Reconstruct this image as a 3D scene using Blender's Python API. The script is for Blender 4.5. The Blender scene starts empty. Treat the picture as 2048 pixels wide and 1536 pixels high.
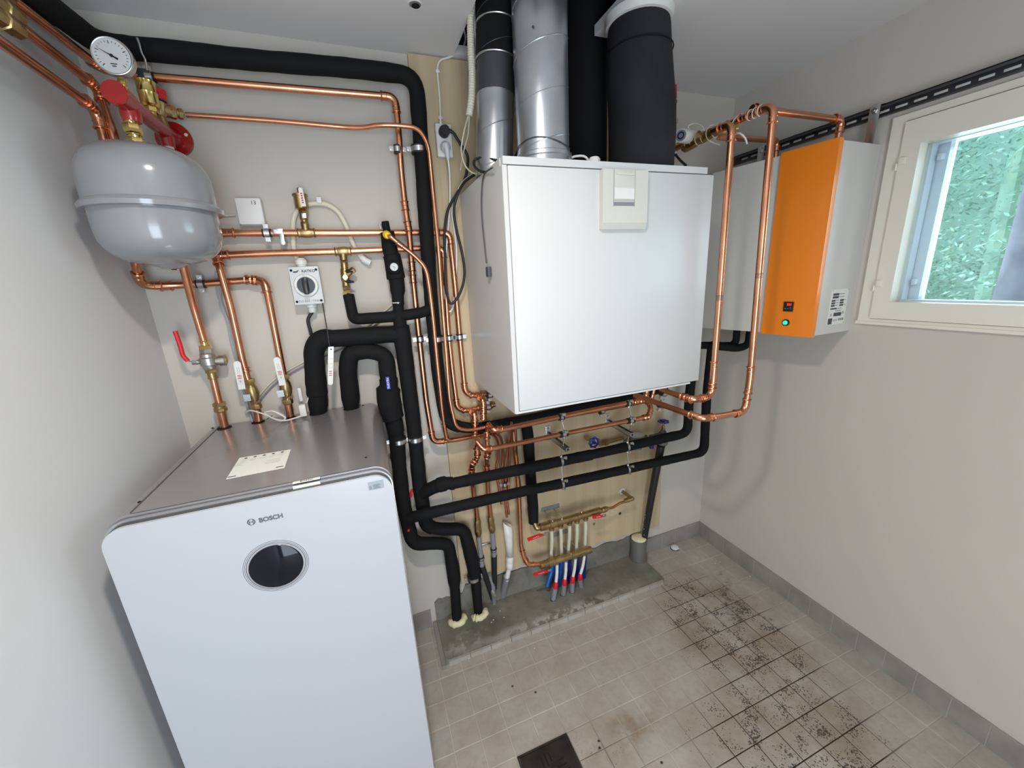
import bpy, bmesh, math, random
from mathutils import Vector, Matrix, noise
random.seed(7)
V = Vector
# ------------------------------------------------------------------ camera, world, lights, exposure
scn = bpy.context.scene
col = scn.collection
F, CX, CY = 774.57, 1024.0, 768.0
R = ((0.934901, -0.35105, -0.052185), (-0.13865, -0.225911, -0.96423), (0.326704, 0.908696, -0.259878))
EYE = V((0.0, 0.0, 1.66))
cam_d = bpy.data.cameras.new('camera'); cam = bpy.data.objects.new('camera', cam_d); col.objects.link(cam)
cam_d.sensor_width = 36.0; cam_d.lens = F / 2048 * 36.0; cam_d.clip_start = 0.02
m = Matrix(((R[0][0], -R[1][0], -R[2][0], EYE.x), (R[0][1], -R[1][1], -R[2][1], EYE.y), (R[0][2], -R[1][2], -R[2][2], EYE.z), (0, 0, 0, 1)))
cam.matrix_world = m
scn.camera = cam
scn.view_settings.view_transform = 'Standard'; scn.view_settings.look = 'None'
scn.view_settings.gamma = 1; scn.view_settings.use_curve_mapping = False
scn.view_settings.exposure = 0.0
w = bpy.data.worlds.new('world'); scn.world = w; w.use_nodes = True
bg = w.node_tree.nodes['Background']; bg.inputs[0].default_value = (0.74, 0.87, 1.0, 1); bg.inputs[1].default_value = 4.6

XL, XR, YB, ZC, YF = -0.665, 1.822, 1.643, 2.45, -1.5      # the room
def area(name, loc, rot, sx, sy, power, color, spread=None, shape='RECTANGLE'):
    l = bpy.data.lights.new(name, 'AREA'); l.shape = shape; l.size = sx
    if shape == 'RECTANGLE': l.size_y = sy
    l.energy = power; l.color = color
    if spread: l.spread = spread
    o = bpy.data.objects.new(name, l); o.location = loc; o.rotation_euler = rot; col.objects.link(o); return o
area('ceiling_light', (0.0, 0.36, 2.42), (0, 0, 0), 0.12, 0.12, 18, (1.0, 0.93, 0.86), spread=math.radians(156), shape='DISK')
area('daylight_doorway', (-0.05, YF + 0.06, 1.02), (math.radians(90), 0, 0), 0.9, 1.95, 24, (0.76, 0.87, 1.0))
area('daylight_window', (1.99, 0.46, 1.77), (0, math.radians(90), 0), 0.5, 0.85, 7, (0.82, 0.92, 1.0))

# ------------------------------------------------------------------ pixel -> point on a real plane
def ray(px, py):
    u, v = (px - CX) / F, (py - CY) / F
    return V([R[0][i] * u + R[1][i] * v + R[2][i] for i in range(3)])
def P(px, py, y):
    d = ray(px, py); return EYE + d * (y / d.y)
def PX(px, py, x):
    d = ray(px, py); return EYE + d * (x / d.x)
def PZ(px, py, z):
    d = ray(px, py); return EYE + d * ((z - EYE.z) / d.z)
def PN(px, py, q, n):
    d = ray(px, py); return EYE + d * ((q - EYE).dot(n) / d.dot(n))

# ------------------------------------------------------------------ materials
MATS = {}
def mat(name, color, rough=0.5, metal=0.0, bump=0.0, bscale=60.0, vary=0.0, vscale=8.0, coat=0.0, emit=None, es=1.0, spec=0.5, detail=4, sheen=0):
    ma = bpy.data.materials.new(name); ma.use_nodes = True; nt = ma.node_tree; b = nt.nodes['Principled BSDF']
    b.inputs['Base Color'].default_value = (*color, 1); b.inputs['Roughness'].default_value = rough; b.inputs['Metallic'].default_value = metal
    b.inputs['Coat Weight'].default_value = coat; b.inputs['Coat Roughness'].default_value = 0.08; b.inputs['Specular IOR Level'].default_value = spec
    if emit: b.inputs['Emission Color'].default_value = (*emit, 1); b.inputs['Emission Strength'].default_value = es
    geo = nt.nodes.new('ShaderNodeNewGeometry')
    if vary:
        n = nt.nodes.new('ShaderNodeTexNoise'); n.inputs['Scale'].default_value = vscale; n.inputs['Detail'].default_value = detail
        nt.links.new(geo.outputs['Position'], n.inputs['Vector'])
        r = nt.nodes.new('ShaderNodeValToRGB'); r.color_ramp.elements[0].position = 0.3; r.color_ramp.elements[1].position = 0.7
        r.color_ramp.elements[0].color = (*[c * (1 - vary) for c in color], 1); r.color_ramp.elements[1].color = (*[min(1, c * (1 + vary)) for c in color], 1)
        nt.links.new(n.outputs['Fac'], r.inputs['Fac']); nt.links.new(r.outputs['Color'], b.inputs['Base Color'])
    if bump:
        n = nt.nodes.new('ShaderNodeTexNoise'); n.inputs['Scale'].default_value = bscale; n.inputs['Detail'].default_value = 3
        nt.links.new(geo.outputs['Position'], n.inputs['Vector'])
        bp = nt.nodes.new('ShaderNodeBump'); bp.inputs['Strength'].default_value = bump; bp.inputs['Distance'].default_value = 0.002
        nt.links.new(n.outputs['Fac'], bp.inputs['Height']); nt.links.new(bp.outputs['Normal'], b.inputs['Normal'])
    MATS[name] = ma; return ma
M = MATS
mat('wall_paint', (0.54, 0.50, 0.44), 0.75, bump=0.25, bscale=25, vary=0.03, vscale=2)
mat('wall_paint_left_lit', (0.65, 0.65, 0.65), 0.7, bump=0.25, bscale=25, vary=0.02, vscale=2)  # paler, cooler wall paint: daylight on the left wall put into the colour
mat('ceiling_paint', (0.72, 0.70, 0.69), 0.8, bump=0.15, bscale=25)
mat('copper', (0.70, 0.32, 0.185), 0.26, 1.0, vary=0.16, vscale=14)
mat('copper_dull', (0.62, 0.28, 0.17), 0.33, 1.0, vary=0.2, vscale=18)
mat('brass', (0.45, 0.325, 0.15), 0.36, 1.0, vary=0.22, vscale=30)
mat('brass_bright', (0.82, 0.62, 0.22), 0.2, 1.0, vary=0.1, vscale=30)
mat('nickel', (0.50, 0.47, 0.42), 0.38, 1.0, vary=0.12, vscale=30)
mat('zinc', (0.62, 0.62, 0.62), 0.3, 1.0)
mat('dark_steel', (0.10, 0.10, 0.11), 0.45, 0.8)
mat('galvanised', (0.52, 0.54, 0.57), 0.34, 0.95, vary=0.14, vscale=9)
mat('foam', (0.0065, 0.0065, 0.007), 0.8, bump=0.7, bscale=70, spec=0.22)
mat('foam_grey', (0.014, 0.014, 0.016), 0.8, bump=0.5, bscale=50, vary=0.35, vscale=6, spec=0.35)
mat('rubber', (0.012, 0.012, 0.012), 0.5)
mat('black_plastic', (0.014, 0.014, 0.017), 0.3)
mat('white_plastic', (0.72, 0.71, 0.67), 0.4)
mat('cream_plastic', (0.66, 0.62, 0.48), 0.45)
mat('grey_plastic', (0.62, 0.63, 0.62), 0.42)
mat('mid_grey_plastic', (0.22, 0.22, 0.235), 0.5)
mat('dark_grey_plastic', (0.06, 0.06, 0.065), 0.45)
mat('panel_plastic', (0.60, 0.58, 0.51), 0.4)
mat('white_metal', (0.60, 0.60, 0.585), 0.38, coat=0.06)
mat('heater_white', (0.60, 0.58, 0.53), 0.3, coat=0.3)
mat('heater_orange', (0.86, 0.23, 0.012), 0.28, coat=0.3)
mat('silver_paint', (0.34, 0.325, 0.33), 0.26, 0.55, coat=0.2)
mat('silver_trim', (0.55, 0.55, 0.56), 0.22, 0.8)
mat('front_glass', (0.455, 0.465, 0.49), 0.2, coat=0.1)
mat('display_glass', (0.004, 0.005, 0.01), 0.06, spec=0.3)
mat('tank_paint', (0.25, 0.258, 0.275), 0.18, coat=0.6, bump=0.05, bscale=30)
mat('red_paint', (0.34, 0.010, 0.009), 0.25, coat=0.5)
mat('red_plastic', (0.62, 0.012, 0.018), 0.35)
mat('blue_plastic', (0.012, 0.045, 0.30), 0.35)
mat('blue_pipe', (0.01, 0.10, 0.42), 0.35)
mat('purple_blue', (0.012, 0.02, 0.20), 0.35)
mat('tag_blue', (0.03, 0.03, 0.45), 0.4)
mat('yellow', (0.85, 0.52, 0.02), 0.5)
mat('paper', (0.74, 0.73, 0.68), 0.6)
mat('ink', (0.06, 0.06, 0.07), 0.6)
mat('ink_red', (0.45, 0.03, 0.03), 0.6)
mat('ink_faint', (0.45, 0.45, 0.42), 0.6)
mat('logo_grey', (0.10, 0.105, 0.12), 0.5)
mat('sticker_grey', (0.30, 0.34, 0.37), 0.5)
mat('foam_yellow', (0.72, 0.66, 0.42), 0.85, bump=1.0, bscale=40, vary=0.15, vscale=30)
mat('frame_paint', (0.74, 0.70, 0.60), 0.35)
mat('frame_white', (0.80, 0.83, 0.88), 0.3)
mat('hole_black', (0.004, 0.004, 0.004), 0.9)
mat('void_shade', (0.01, 0.01, 0.01), 0.9)  # near black, stands for the darkness inside the ceiling void
mat('drain_metal', (0.055, 0.045, 0.042), 0.35, 0.5, vary=0.4, vscale=20)
mat('slot_light', (0.66, 0.64, 0.6), 0.7)
mat('cast_grey', (0.16, 0.155, 0.14), 0.6, 0.3, bump=0.5)
mat('led_red', (0.2, 0, 0), 0.5, emit=(1.0, 0.03, 0.02), es=2.2)
mat('led_green', (0.0, 0.3, 0.15), 0.3, emit=(0.02, 0.95, 0.45), es=1.3)
mat('foil', (0.7, 0.7, 0.72), 0.25, 0.9, bump=1.0, bscale=60)
mat('trunk', (0.22, 0.20, 0.24), 0.8, vary=0.3)
mat('joint_light', (0.34, 0.32, 0.30), 0.8)
mat('skirt_tile', (0.27, 0.245, 0.215), 0.5, vary=0.18, vscale=9, bump=0.3)

def nodes_of(name):
    ma = bpy.data.materials.new(name); ma.use_nodes = True; MATS[name] = ma
    nt = ma.node_tree; return nt, nt.nodes['Principled BSDF']
def N(nt, t, **k):
    n = nt.nodes.new(t)
    for a, b in k.items():
        if a.startswith('_'): setattr(n, a[1:], b)
        else: n.inputs[a.replace('_', ' ')].default_value = b
    return n
def math_n(nt, op, a, b=None, clamp=False):
    n = nt.nodes.new('ShaderNodeMath'); n.operation = op; n.use_clamp = clamp
    for i, v in enumerate((a, b)):
        if v is None: continue
        if isinstance(v, (int, float)): n.inputs[i].default_value = v
        else: nt.links.new(v, n.inputs[i])
    return n.outputs[0]
def mix(nt, fac, a, b):
    n = nt.nodes.new('ShaderNodeMix'); n.data_type = 'RGBA'
    for i, v in ((0, fac), (6, a), (7, b)):
        if isinstance(v, (tuple, list)): n.inputs[i].default_value = (*v, 1)
        elif isinstance(v, (int, float)): n.inputs[i].default_value = v
        else: nt.links.new(v, n.inputs[i])
    return n.outputs[2]
def noise_n(nt, vec, scale, detail=4, lo=0.4, hi=0.6, rough=0.55):
    n = N(nt, 'ShaderNodeTexNoise', Scale=scale, Detail=detail, Roughness=rough); nt.links.new(vec, n.inputs['Vector'])
    r = nt.nodes.new('ShaderNodeMapRange'); r.inputs[1].default_value = lo; r.inputs[2].default_value = hi
    nt.links.new(n.outputs['Fac'], r.inputs[0]); return r.outputs[0]
def spot(nt, pos, cx, cy, rx, ry, soft=0.5, ang=0.0):
    """1 inside an ellipse on the floor, falling to 0"""
    mp = nt.nodes.new('ShaderNodeMapping'); mp.vector_type = 'TEXTURE'
    mp.inputs['Location'].default_value = (cx, cy, 0); mp.inputs['Rotation'].default_value = (0, 0, ang); mp.inputs['Scale'].default_value = (rx, ry, 1000)
    nt.links.new(pos, mp.inputs['Vector'])
    l = nt.nodes.new('ShaderNodeVectorMath'); l.operation = 'LENGTH'; nt.links.new(mp.outputs[0], l.inputs[0])
    r = nt.nodes.new('ShaderNodeMapRange'); r.inputs[1].default_value = 1.0; r.inputs[2].default_value = 1.0 - soft
    nt.links.new(l.outputs['Value'], r.inputs[0]); return r.outputs[0]

def floor_mats():
    for name in ('floor_tile', 'floor_grout'):
        nt, b = nodes_of(name)
        g = nt.nodes.new('ShaderNodeNewGeometry'); pos = g.outputs['Position']
        m1 = spot(nt, pos, 1.40, 1.02, 0.33, 0.52, 0.45, 0.0)
        m2 = spot(nt, pos, 1.22, 0.60, 0.50, 0.42, 0.6, 0.3)
        m3 = spot(nt, pos, 0.50, 0.80, 0.35, 0.22, 0.6, 0.0)
        dirty = math_n(nt, 'MAXIMUM', m1, math_n(nt, 'MAXIMUM', m2, math_n(nt, 'MULTIPLY', m3, 0.45)))
        mottle = noise_n(nt, pos, 7, 5, 0.3, 0.7)
        if name == 'floor_tile':
            base = mix(nt, mottle, (0.355, 0.31, 0.26), (0.465, 0.425, 0.375))
            oi = nt.nodes.new('ShaderNodeObjectInfo')
            base = mix(nt, math_n(nt, 'MULTIPLY', oi.outputs['Random'], 0.35), base, (0.36, 0.33, 0.30))
            veins = noise_n(nt, pos, 40, 6, 0.45, 0.75)
            base = mix(nt, math_n(nt, 'MULTIPLY', veins, 0.35), base, (0.26, 0.22, 0.18))
            # brown film where the dirt is, then specks of soot
            film = math_n(nt, 'MULTIPLY', dirty, noise_n(nt, pos, 6, 4, 0.35, 0.65))
            base = mix(nt, math_n(nt, 'MULTIPLY', film, 0.55), base, (0.20, 0.125, 0.07))
            v = N(nt, 'ShaderNodeTexVoronoi', Scale=150.0, Randomness=1.0); v.inputs['Detail'].default_value = 0
            wob = N(nt, 'ShaderNodeTexNoise', Scale=60.0); nt.links.new(pos, wob.inputs['Vector'])
            wv = nt.nodes.new('ShaderNodeVectorMath'); wv.operation = 'MULTIPLY_ADD'
            nt.links.new(wob.outputs['Color'], wv.inputs[0]); wv.inputs[1].default_value = (0.014, 0.014, 0); nt.links.new(pos, wv.inputs[2]); nt.links.new(wv.outputs[0], v.inputs['Vector'])
            size = math_n(nt, 'MULTIPLY', dirty, noise_n(nt, pos, 13, 4, 0.36, 0.66))
            speck = math_n(nt, 'LESS_THAN', v.outputs['Distance'], math_n(nt, 'MULTIPLY', size, 0.60))
            speck = math_n(nt, 'MULTIPLY', speck, math_n(nt, 'GREATER_THAN', size, 0.12))
            base = mix(nt, math_n(nt, 'MULTIPLY', speck, 0.85), base, (0.03, 0.02, 0.015))
            # large soot marks near the wall
            for (cx, cy, rx, ry, a) in ((1.60, 1.24, 0.10, 0.03, 0.5), (1.56, 1.19, 0.03, 0.05, 0), (1.52, 1.16, 0.05, 0.02, 0), (1.50, 1.08, 0.05, 0.06, 0.3), (1.62, 1.03, 0.05, 0.018, 2.2), (1.66, 1.33, 0.03, 0.012, 0.2)):
                k = math_n(nt, 'MULTIPLY', spot(nt, pos, cx, cy, rx, ry, 0.9, a), noise_n(nt, pos, 55, 4, 0.42, 0.6))
                base = mix(nt, math_n(nt, 'MULTIPLY', k, 0.9), base, (0.02, 0.013, 0.01))
            # brown water stain
            k = math_n(nt, 'MULTIPLY', spot(nt, pos, 0.72, 0.88, 0.22, 0.10, 0.8, 0.2), noise_n(nt, pos, 9, 5, 0.45, 0.6))
            base = mix(nt, math_n(nt, 'MULTIPLY', k, 0.65), base, (0.20, 0.12, 0.055))
            for (cx, cy) in ((0.585, 0.89), (0.575, 0.87), (0.36, 1.2), (0.44, 1.14), (0.75, 0.75)):
                base = mix(nt, spot(nt, pos, cx, cy, 0.007, 0.006, 0.5), base, (0.03, 0.025, 0.02))
            nt.links.new(base, b.inputs['Base Color'])
            b.inputs['Roughness'].default_value = 0.48
            bp = nt.nodes.new('ShaderNodeBump'); bp.inputs['Strength'].default_value = 0.5; bp.inputs['Distance'].default_value = 0.002
            hn = N(nt, 'ShaderNodeTexNoise', Scale=35.0, Detail=5.0); nt.links.new(pos, hn.inputs['Vector'])
            nt.links.new(hn.outputs['Fac'], bp.inputs['Height']); nt.links.new(bp.outputs['Normal'], b.inputs['Normal'])
        else:
            base = mix(nt, mottle, (0.42, 0.37, 0.31), (0.60, 0.55, 0.48))
            k = math_n(nt, 'MULTIPLY', dirty, 1.4, True)
            base = mix(nt, k, base, (0.035, 0.018, 0.010))
            nt.links.new(base, b.inputs['Base Color']); b.inputs['Roughness'].default_value = 0.8
floor_mats()

def concrete():
    nt, b = nodes_of('concrete'); g = nt.nodes.new('ShaderNodeNewGeometry'); pos = g.outputs['Position']
    base = mix(nt, noise_n(nt, pos, 5, 5, 0.35, 0.65), (0.135, 0.125, 0.095), (0.23, 0.215, 0.18))
    base = mix(nt, math_n(nt, 'MULTIPLY', noise_n(nt, pos, 30, 6, 0.5, 0.75), 0.5), base, (0.10, 0.09, 0.08))
    # pale scraped plaster near the front lip
    k = math_n(nt, 'MULTIPLY', spot(nt, pos, 0.70, 1.42, 0.55, 0.045, 0.8, 0.0), noise_n(nt, pos, 22, 6, 0.44, 0.54))
    base = mix(nt, k, base, (0.42, 0.40, 0.37))
    k = math_n(nt, 'MULTIPLY', spot(nt, pos, 0.22, 1.45, 0.14, 0.08, 0.8, 0.3), noise_n(nt, pos, 26, 6, 0.48, 0.58))
    base = mix(nt, k, base, (0.33, 0.31, 0.28))
    nt.links.new(base, b.inputs['Base Color']); b.inputs['Roughness'].default_value = 0.7
    bp = nt.nodes.new('ShaderNodeBump'); bp.inputs['Strength'].default_value = 0.8; bp.inputs['Distance'].default_value = 0.004
    hn = N(nt, 'ShaderNodeTexNoise', Scale=22.0, Detail=7.0); nt.links.new(pos, hn.inputs['Vector'])
    nt.links.new(hn.outputs['Fac'], bp.inputs['Height']); nt.links.new(bp.outputs['Normal'], b.inputs['Normal'])
concrete()

def plywood():
    nt, b = nodes_of('plywood'); g = nt.nodes.new('ShaderNodeNewGeometry'); pos = g.outputs['Position']
    mp = nt.nodes.new('ShaderNodeMapping'); mp.inputs['Scale'].default_value = (1, 1, 0.08); nt.links.new(pos, mp.inputs['Vector'])
    wv = N(nt, 'ShaderNodeTexWave', Scale=3.2, Distortion=11.0, Detail=4.0); wv.inputs['Detail Scale'].default_value = 1.5
    nt.links.new(mp.outputs[0], wv.inputs['Vector'])
    base = mix(nt, wv.outputs['Fac'], (0.49, 0.375, 0.225), (0.545, 0.43, 0.27))  # base tone lowered, the ventilation unit's shade put into the whole board's colour
    base = mix(nt, math_n(nt, 'MULTIPLY', noise_n(nt, mp.outputs[0], 60, 5, 0.5, 0.75), 0.45), base, (0.42, 0.29, 0.14))
    base = mix(nt, math_n(nt, 'MULTIPLY', noise_n(nt, pos, 3, 4, 0.5, 0.8), 0.35), base, (0.44, 0.37, 0.27))
    for (px, py, rr, c) in ((1240, 1027, 0.0085, (0.01, 0.01, 0.01)), (1188, 1048, 0.009, (0.25, 0.18, 0.09))):
        q = P(px, py, 1.623)
        mp2 = nt.nodes.new('ShaderNodeMapping'); mp2.vector_type = 'TEXTURE'; mp2.inputs['Location'].default_value = q; mp2.inputs['Scale'].default_value = (rr, 1000, rr)
        nt.links.new(pos, mp2.inputs['Vector']); l = nt.nodes.new('ShaderNodeVectorMath'); l.operation = 'LENGTH'; nt.links.new(mp2.outputs[0], l.inputs[0])
        base = mix(nt, math_n(nt, 'LESS_THAN', l.outputs['Value'], 1.0), base, c)
    nt.links.new(base, b.inputs['Base Color']); b.inputs['Roughness'].default_value = 0.6
plywood()

def glass():
    nt, b = nodes_of('window_glass'); out = nt.nodes['Material Output']
    tr = nt.nodes.new('ShaderNodeBsdfTransparent'); tr.inputs[0].default_value = (0.93, 0.97, 0.98, 1)
    gl = nt.nodes.new('ShaderNodeBsdfGlossy'); gl.inputs['Roughness'].default_value = 0.02
    fr = nt.nodes.new('ShaderNodeFresnel'); fr.inputs[0].default_value = 1.5
    mx = nt.nodes.new('ShaderNodeMixShader'); nt.links.new(fr.outputs[0], mx.inputs[0]); nt.links.new(tr.outputs[0], mx.inputs[1]); nt.links.new(gl.outputs[0], mx.inputs[2])
    nt.links.new(mx.outputs[0], out.inputs[0])
    nt, b = nodes_of('clear_sleeve'); out = nt.nodes['Material Output']
    b.inputs['Base Color'].default_value = (0.5, 0.5, 0.5, 1); b.inputs['Roughness'].default_value = 0.15
    tr = nt.nodes.new('ShaderNodeBsdfTransparent'); mx = nt.nodes.new('ShaderNodeMixShader'); mx.inputs[0].default_value = 0.6
    nt.links.new(tr.outputs[0], mx.inputs[1]); nt.links.new(b.outputs[0], mx.inputs[2]); nt.links.new(mx.outputs[0], out.inputs[0])
    nt, b = nodes_of('leaves'); oi = nt.nodes.new('ShaderNodeNewGeometry')
    n = noise_n(nt, oi.outputs['Position'], 5, 4, 0.3, 0.7)
    base = mix(nt, n, (0.12, 0.25, 0.19), (0.40, 0.56, 0.38)); base = mix(nt, oi.outputs['Random Per Island'], base, (0.32, 0.50, 0.40))
    nt.links.new(base, b.inputs['Base Color']); b.inputs['Roughness'].default_value = 0.45
glass()

# ------------------------------------------------------------------ mesh builder
def frame_of(d):
    d = d.normalized(); a = V((0, 0, 1)) if abs(d.z) < 0.9 else V((1, 0, 0))
    u = d.cross(a).normalized(); return u, d.cross(u).normalized()
class MB:
    def __init__(s): s.v = []; s.f = []; s.mi = []; s.cur = 0
    def add(s, vs, fs):
        o = len(s.v); s.v += [V(p) for p in vs]; s.f += [tuple(i + o for i in f) for f in fs]; s.mi += [s.cur] * len(fs); return s
    def box(s, lo, hi):
        x0, y0, z0 = lo; x1, y1, z1 = hi
        return s.add([(x0, y0, z0), (x1, y0, z0), (x1, y1, z0), (x0, y1, z0), (x0, y0, z1), (x1, y0, z1), (x1, y1, z1), (x0, y1, z1)],
                     [(0, 3, 2, 1), (4, 5, 6, 7), (0, 1, 5, 4), (1, 2, 6, 5), (2, 3, 7, 6), (3, 0, 4, 7)])
    def bbox(s, lo, hi, b=0.004):       # box with bevelled edges
        bm = bmesh.new(); bmesh.ops.create_cube(bm, size=1)
        for v in bm.verts: v.co = V([(lo[i] + hi[i]) / 2 + v.co[i] * (hi[i] - lo[i]) for i in range(3)])
        bmesh.ops.bevel(bm, geom=bm.edges[:], offset=b, segments=2, affect='EDGES', profile=0.5)
        bm.verts.ensure_lookup_table(); s.add([v.co.copy() for v in bm.verts], [[v.index for v in f.verts] for f in bm.faces]); bm.free(); return s
    def obox(s, c, ax, ay, az):         # oriented box, half extents as vectors
        c, ax, ay, az = V(c), V(ax), V(ay), V(az)
        vs = [c + ax * i + ay * j + az * k for k in (-1, 1) for (i, j) in ((-1, -1), (1, -1), (1, 1), (-1, 1))]
        return s.add(vs, [(0, 3, 2, 1), (4, 5, 6, 7), (0, 1, 5, 4), (1, 2, 6, 5), (2, 3, 7, 6), (3, 0, 4, 7)])
    def sweep(s, pts, rad, seg=14, caps=True, sq=1.0):
        n = len(pts); T = []
        for i in range(n):
            a = pts[max(i - 1, 0)]; b = pts[min(i + 1, n - 1)]; T.append((b - a).normalized())
        u, w_ = frame_of(T[0]); vs = []
        for i in range(n):
            if i: 
                ax = T[i - 1].cross(T[i])
                if ax.length > 1e-7:
                    q = Matrix.Rotation(T[i - 1].angle(T[i]), 3, ax.normalized()); u = q @ u
                u = (u - T[i] * u.dot(T[i])).normalized()
            w_ = T[i].cross(u); r = rad[i] if isinstance(rad, list) else rad
            for k in range(seg):
                a = 2 * math.pi * k / seg; vs.append(pts[i] + u * (r * math.cos(a)) + w_ * (r * sq * math.sin(a)))
        fs = [(i * seg + k, i * seg + (k + 1) % seg, (i + 1) * seg + (k + 1) % seg, (i + 1) * seg + k) for i in range(n - 1) for k in range(seg)]
        if caps: fs += [tuple(range(seg))[::-1], tuple(range((n - 1) * seg, n * seg))]
        return s.add(vs, fs)
    def cyl(s, a, b, r, r2=None, seg=14): return s.sweep([V(a), V(b)], [r, r if r2 is None else r2], seg)
    def lathe(s, a, b, prof, seg=16):   # prof: (distance fraction, radius)
        a, b = V(a), V(b); d = (b - a); u, w_ = frame_of(d); n = len(prof); vs = []
        for t, r in prof:
            for k in range(seg):
                an = 2 * math.pi * k / seg; vs.append(a + d * t + u * (r * math.cos(an)) + w_ * (r * math.sin(an)))
        fs = [(i * seg + k, i * seg + (k + 1) % seg, (i + 1) * seg + (k + 1) % seg, (i + 1) * seg + k) for i in range(n - 1) for k in range(seg)]
        fs += [tuple(range(seg))[::-1], tuple(range((n - 1) * seg, n * seg))]
        return s.add(vs, fs)
    def torus(s, c, d, R_, r, seg=20, sg2=8):
        c = V(c); u, w_ = frame_of(V(d)); dn = V(d).normalized(); vs = []
        for i in range(seg):
            a = 2 * math.pi * i / seg; e = u * math.cos(a) + w_ * math.sin(a)
            for k in range(sg2):
                t = 2 * math.pi * k / sg2; vs.append(c + e * (R_ + r * math.cos(t)) + dn * (r * math.sin(t)))
        fs = [(i * sg2 + k, ((i + 1) % seg) * sg2 + k, ((i + 1) % seg) * sg2 + (k + 1) % sg2, i * sg2 + (k + 1) % sg2) for i in range(seg) for k in range(sg2)]
        return s.add(vs, fs)
    def ball(s, c, r, seg=12, sc=(1, 1, 1)):
        c = V(c); vs = []; n = seg // 2
        for i in range(n + 1):
            th = math.pi * i / n
            for k in range(seg):
                a = 2 * math.pi * k / seg; vs.append(c + V((r * sc[0] * math.sin(th) * math.cos(a), r * sc[1] * math.sin(th) * math.sin(a), r * sc[2] * math.cos(th))))
        fs = [(i * seg + k, (i + 1) * seg + k, (i + 1) * seg + (k + 1) % seg, i * seg + (k + 1) % seg) for i in range(n) for k in range(seg)]
        return s.add(vs, fs)
    def prism(s, poly, off):            # poly: 3D points of a flat outline, off: vector
        n = len(poly); off = V(off); vs = [V(p) for p in poly] + [V(p) + off for p in poly]
        return s.add(vs, [tuple(range(n))[::-1], tuple(range(n, 2 * n))] + [(i, (i + 1) % n, n + (i + 1) % n, n + i) for i in range(n)])
    def build(s, name, ma, parent=None, smooth=True, angle=38):
        me = bpy.data.meshes.new(name); base = parent.location if parent else V((0, 0, 0))
        p = parent
        off = V((0, 0, 0))
        while p: off += p.location; p = p.parent
        me.from_pydata([v - off for v in s.v], [], s.f)
        for x in (ma if isinstance(ma, (list, tuple)) else [ma]): me.materials.append(M[x])
        if len(me.materials) > 1: me.polygons.foreach_set('material_index', s.mi)
        bm = bmesh.new(); bm.from_mesh(me); bmesh.ops.recalc_face_normals(bm, faces=bm.faces); bm.to_mesh(me); bm.free()
        if smooth:
            me.polygons.foreach_set('use_smooth', [True] * len(me.polygons)); me.set_sharp_from_angle(angle=math.radians(angle))
        me.update()
        o = bpy.data.objects.new(name, me); col.objects.link(o)
        if parent: o.parent = parent
        if name.endswith('_print') or name in ('scale_marks', 'spiral_seam', 'panel_groove'): o['kind'] = 'stuff'
        return o
def tag(o, label=None, cat=None, group=None, kind=None):
    if label: o['label'] = label
    if cat: o['category'] = cat
    if group: o['group'] = group
    if kind: o['kind'] = kind
    return o
def thing(name, loc, label, cat, group=None):
    o = bpy.data.objects.new(name, None); o.empty_display_size = 0.02; o.location = loc; col.objects.link(o); return tag(o, label, cat, group)
def fillet(pts, bend, n=7):
    out = [pts[0]]; arcs = {}
    for i in range(1, len(pts) - 1):
        a, c, b = pts[i - 1][0], pts[i][0], pts[i + 1][0]; da, db = a - c, b - c
        bd = pts[i][2] if pts[i][2] is not None else bend
        ang = da.angle(db)
        if ang > math.radians(179): out.append(pts[i]); continue
        d = min(bd, da.length * 0.48, db.length * 0.48); p0 = c + da.normalized() * d; p1 = c + db.normalized() * d
        arc = []
        for k in range(n + 1):
            t = k / n; arc.append((p0 * (1 - t) ** 2 + c * (2 * t * (1 - t)) + p1 * t * t, pts[i][1], None))
        arcs[i] = [q[0] for q in arc]; out += arc
    out.append(pts[-1]); return out, arcs
def path(spec, r):                      # spec items: (px,py,y) | (px,py,y,r) | Vector | (Vector,r)
    o = []
    for s in spec:
        if isinstance(s, Vector): o.append((s, r, None))
        elif isinstance(s[0], Vector): o.append((s[0], s[1], s[2] if len(s) > 2 else None))
        elif len(s) == 3: o.append((P(*s), r, None))
        else: o.append((P(*s[:3]), s[3] or r, s[4] if len(s) > 4 else None))
    return o
def arclen(pts, p0, L, rev=False):
    """points walking from an arc end outward by L"""
    return pts
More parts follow.
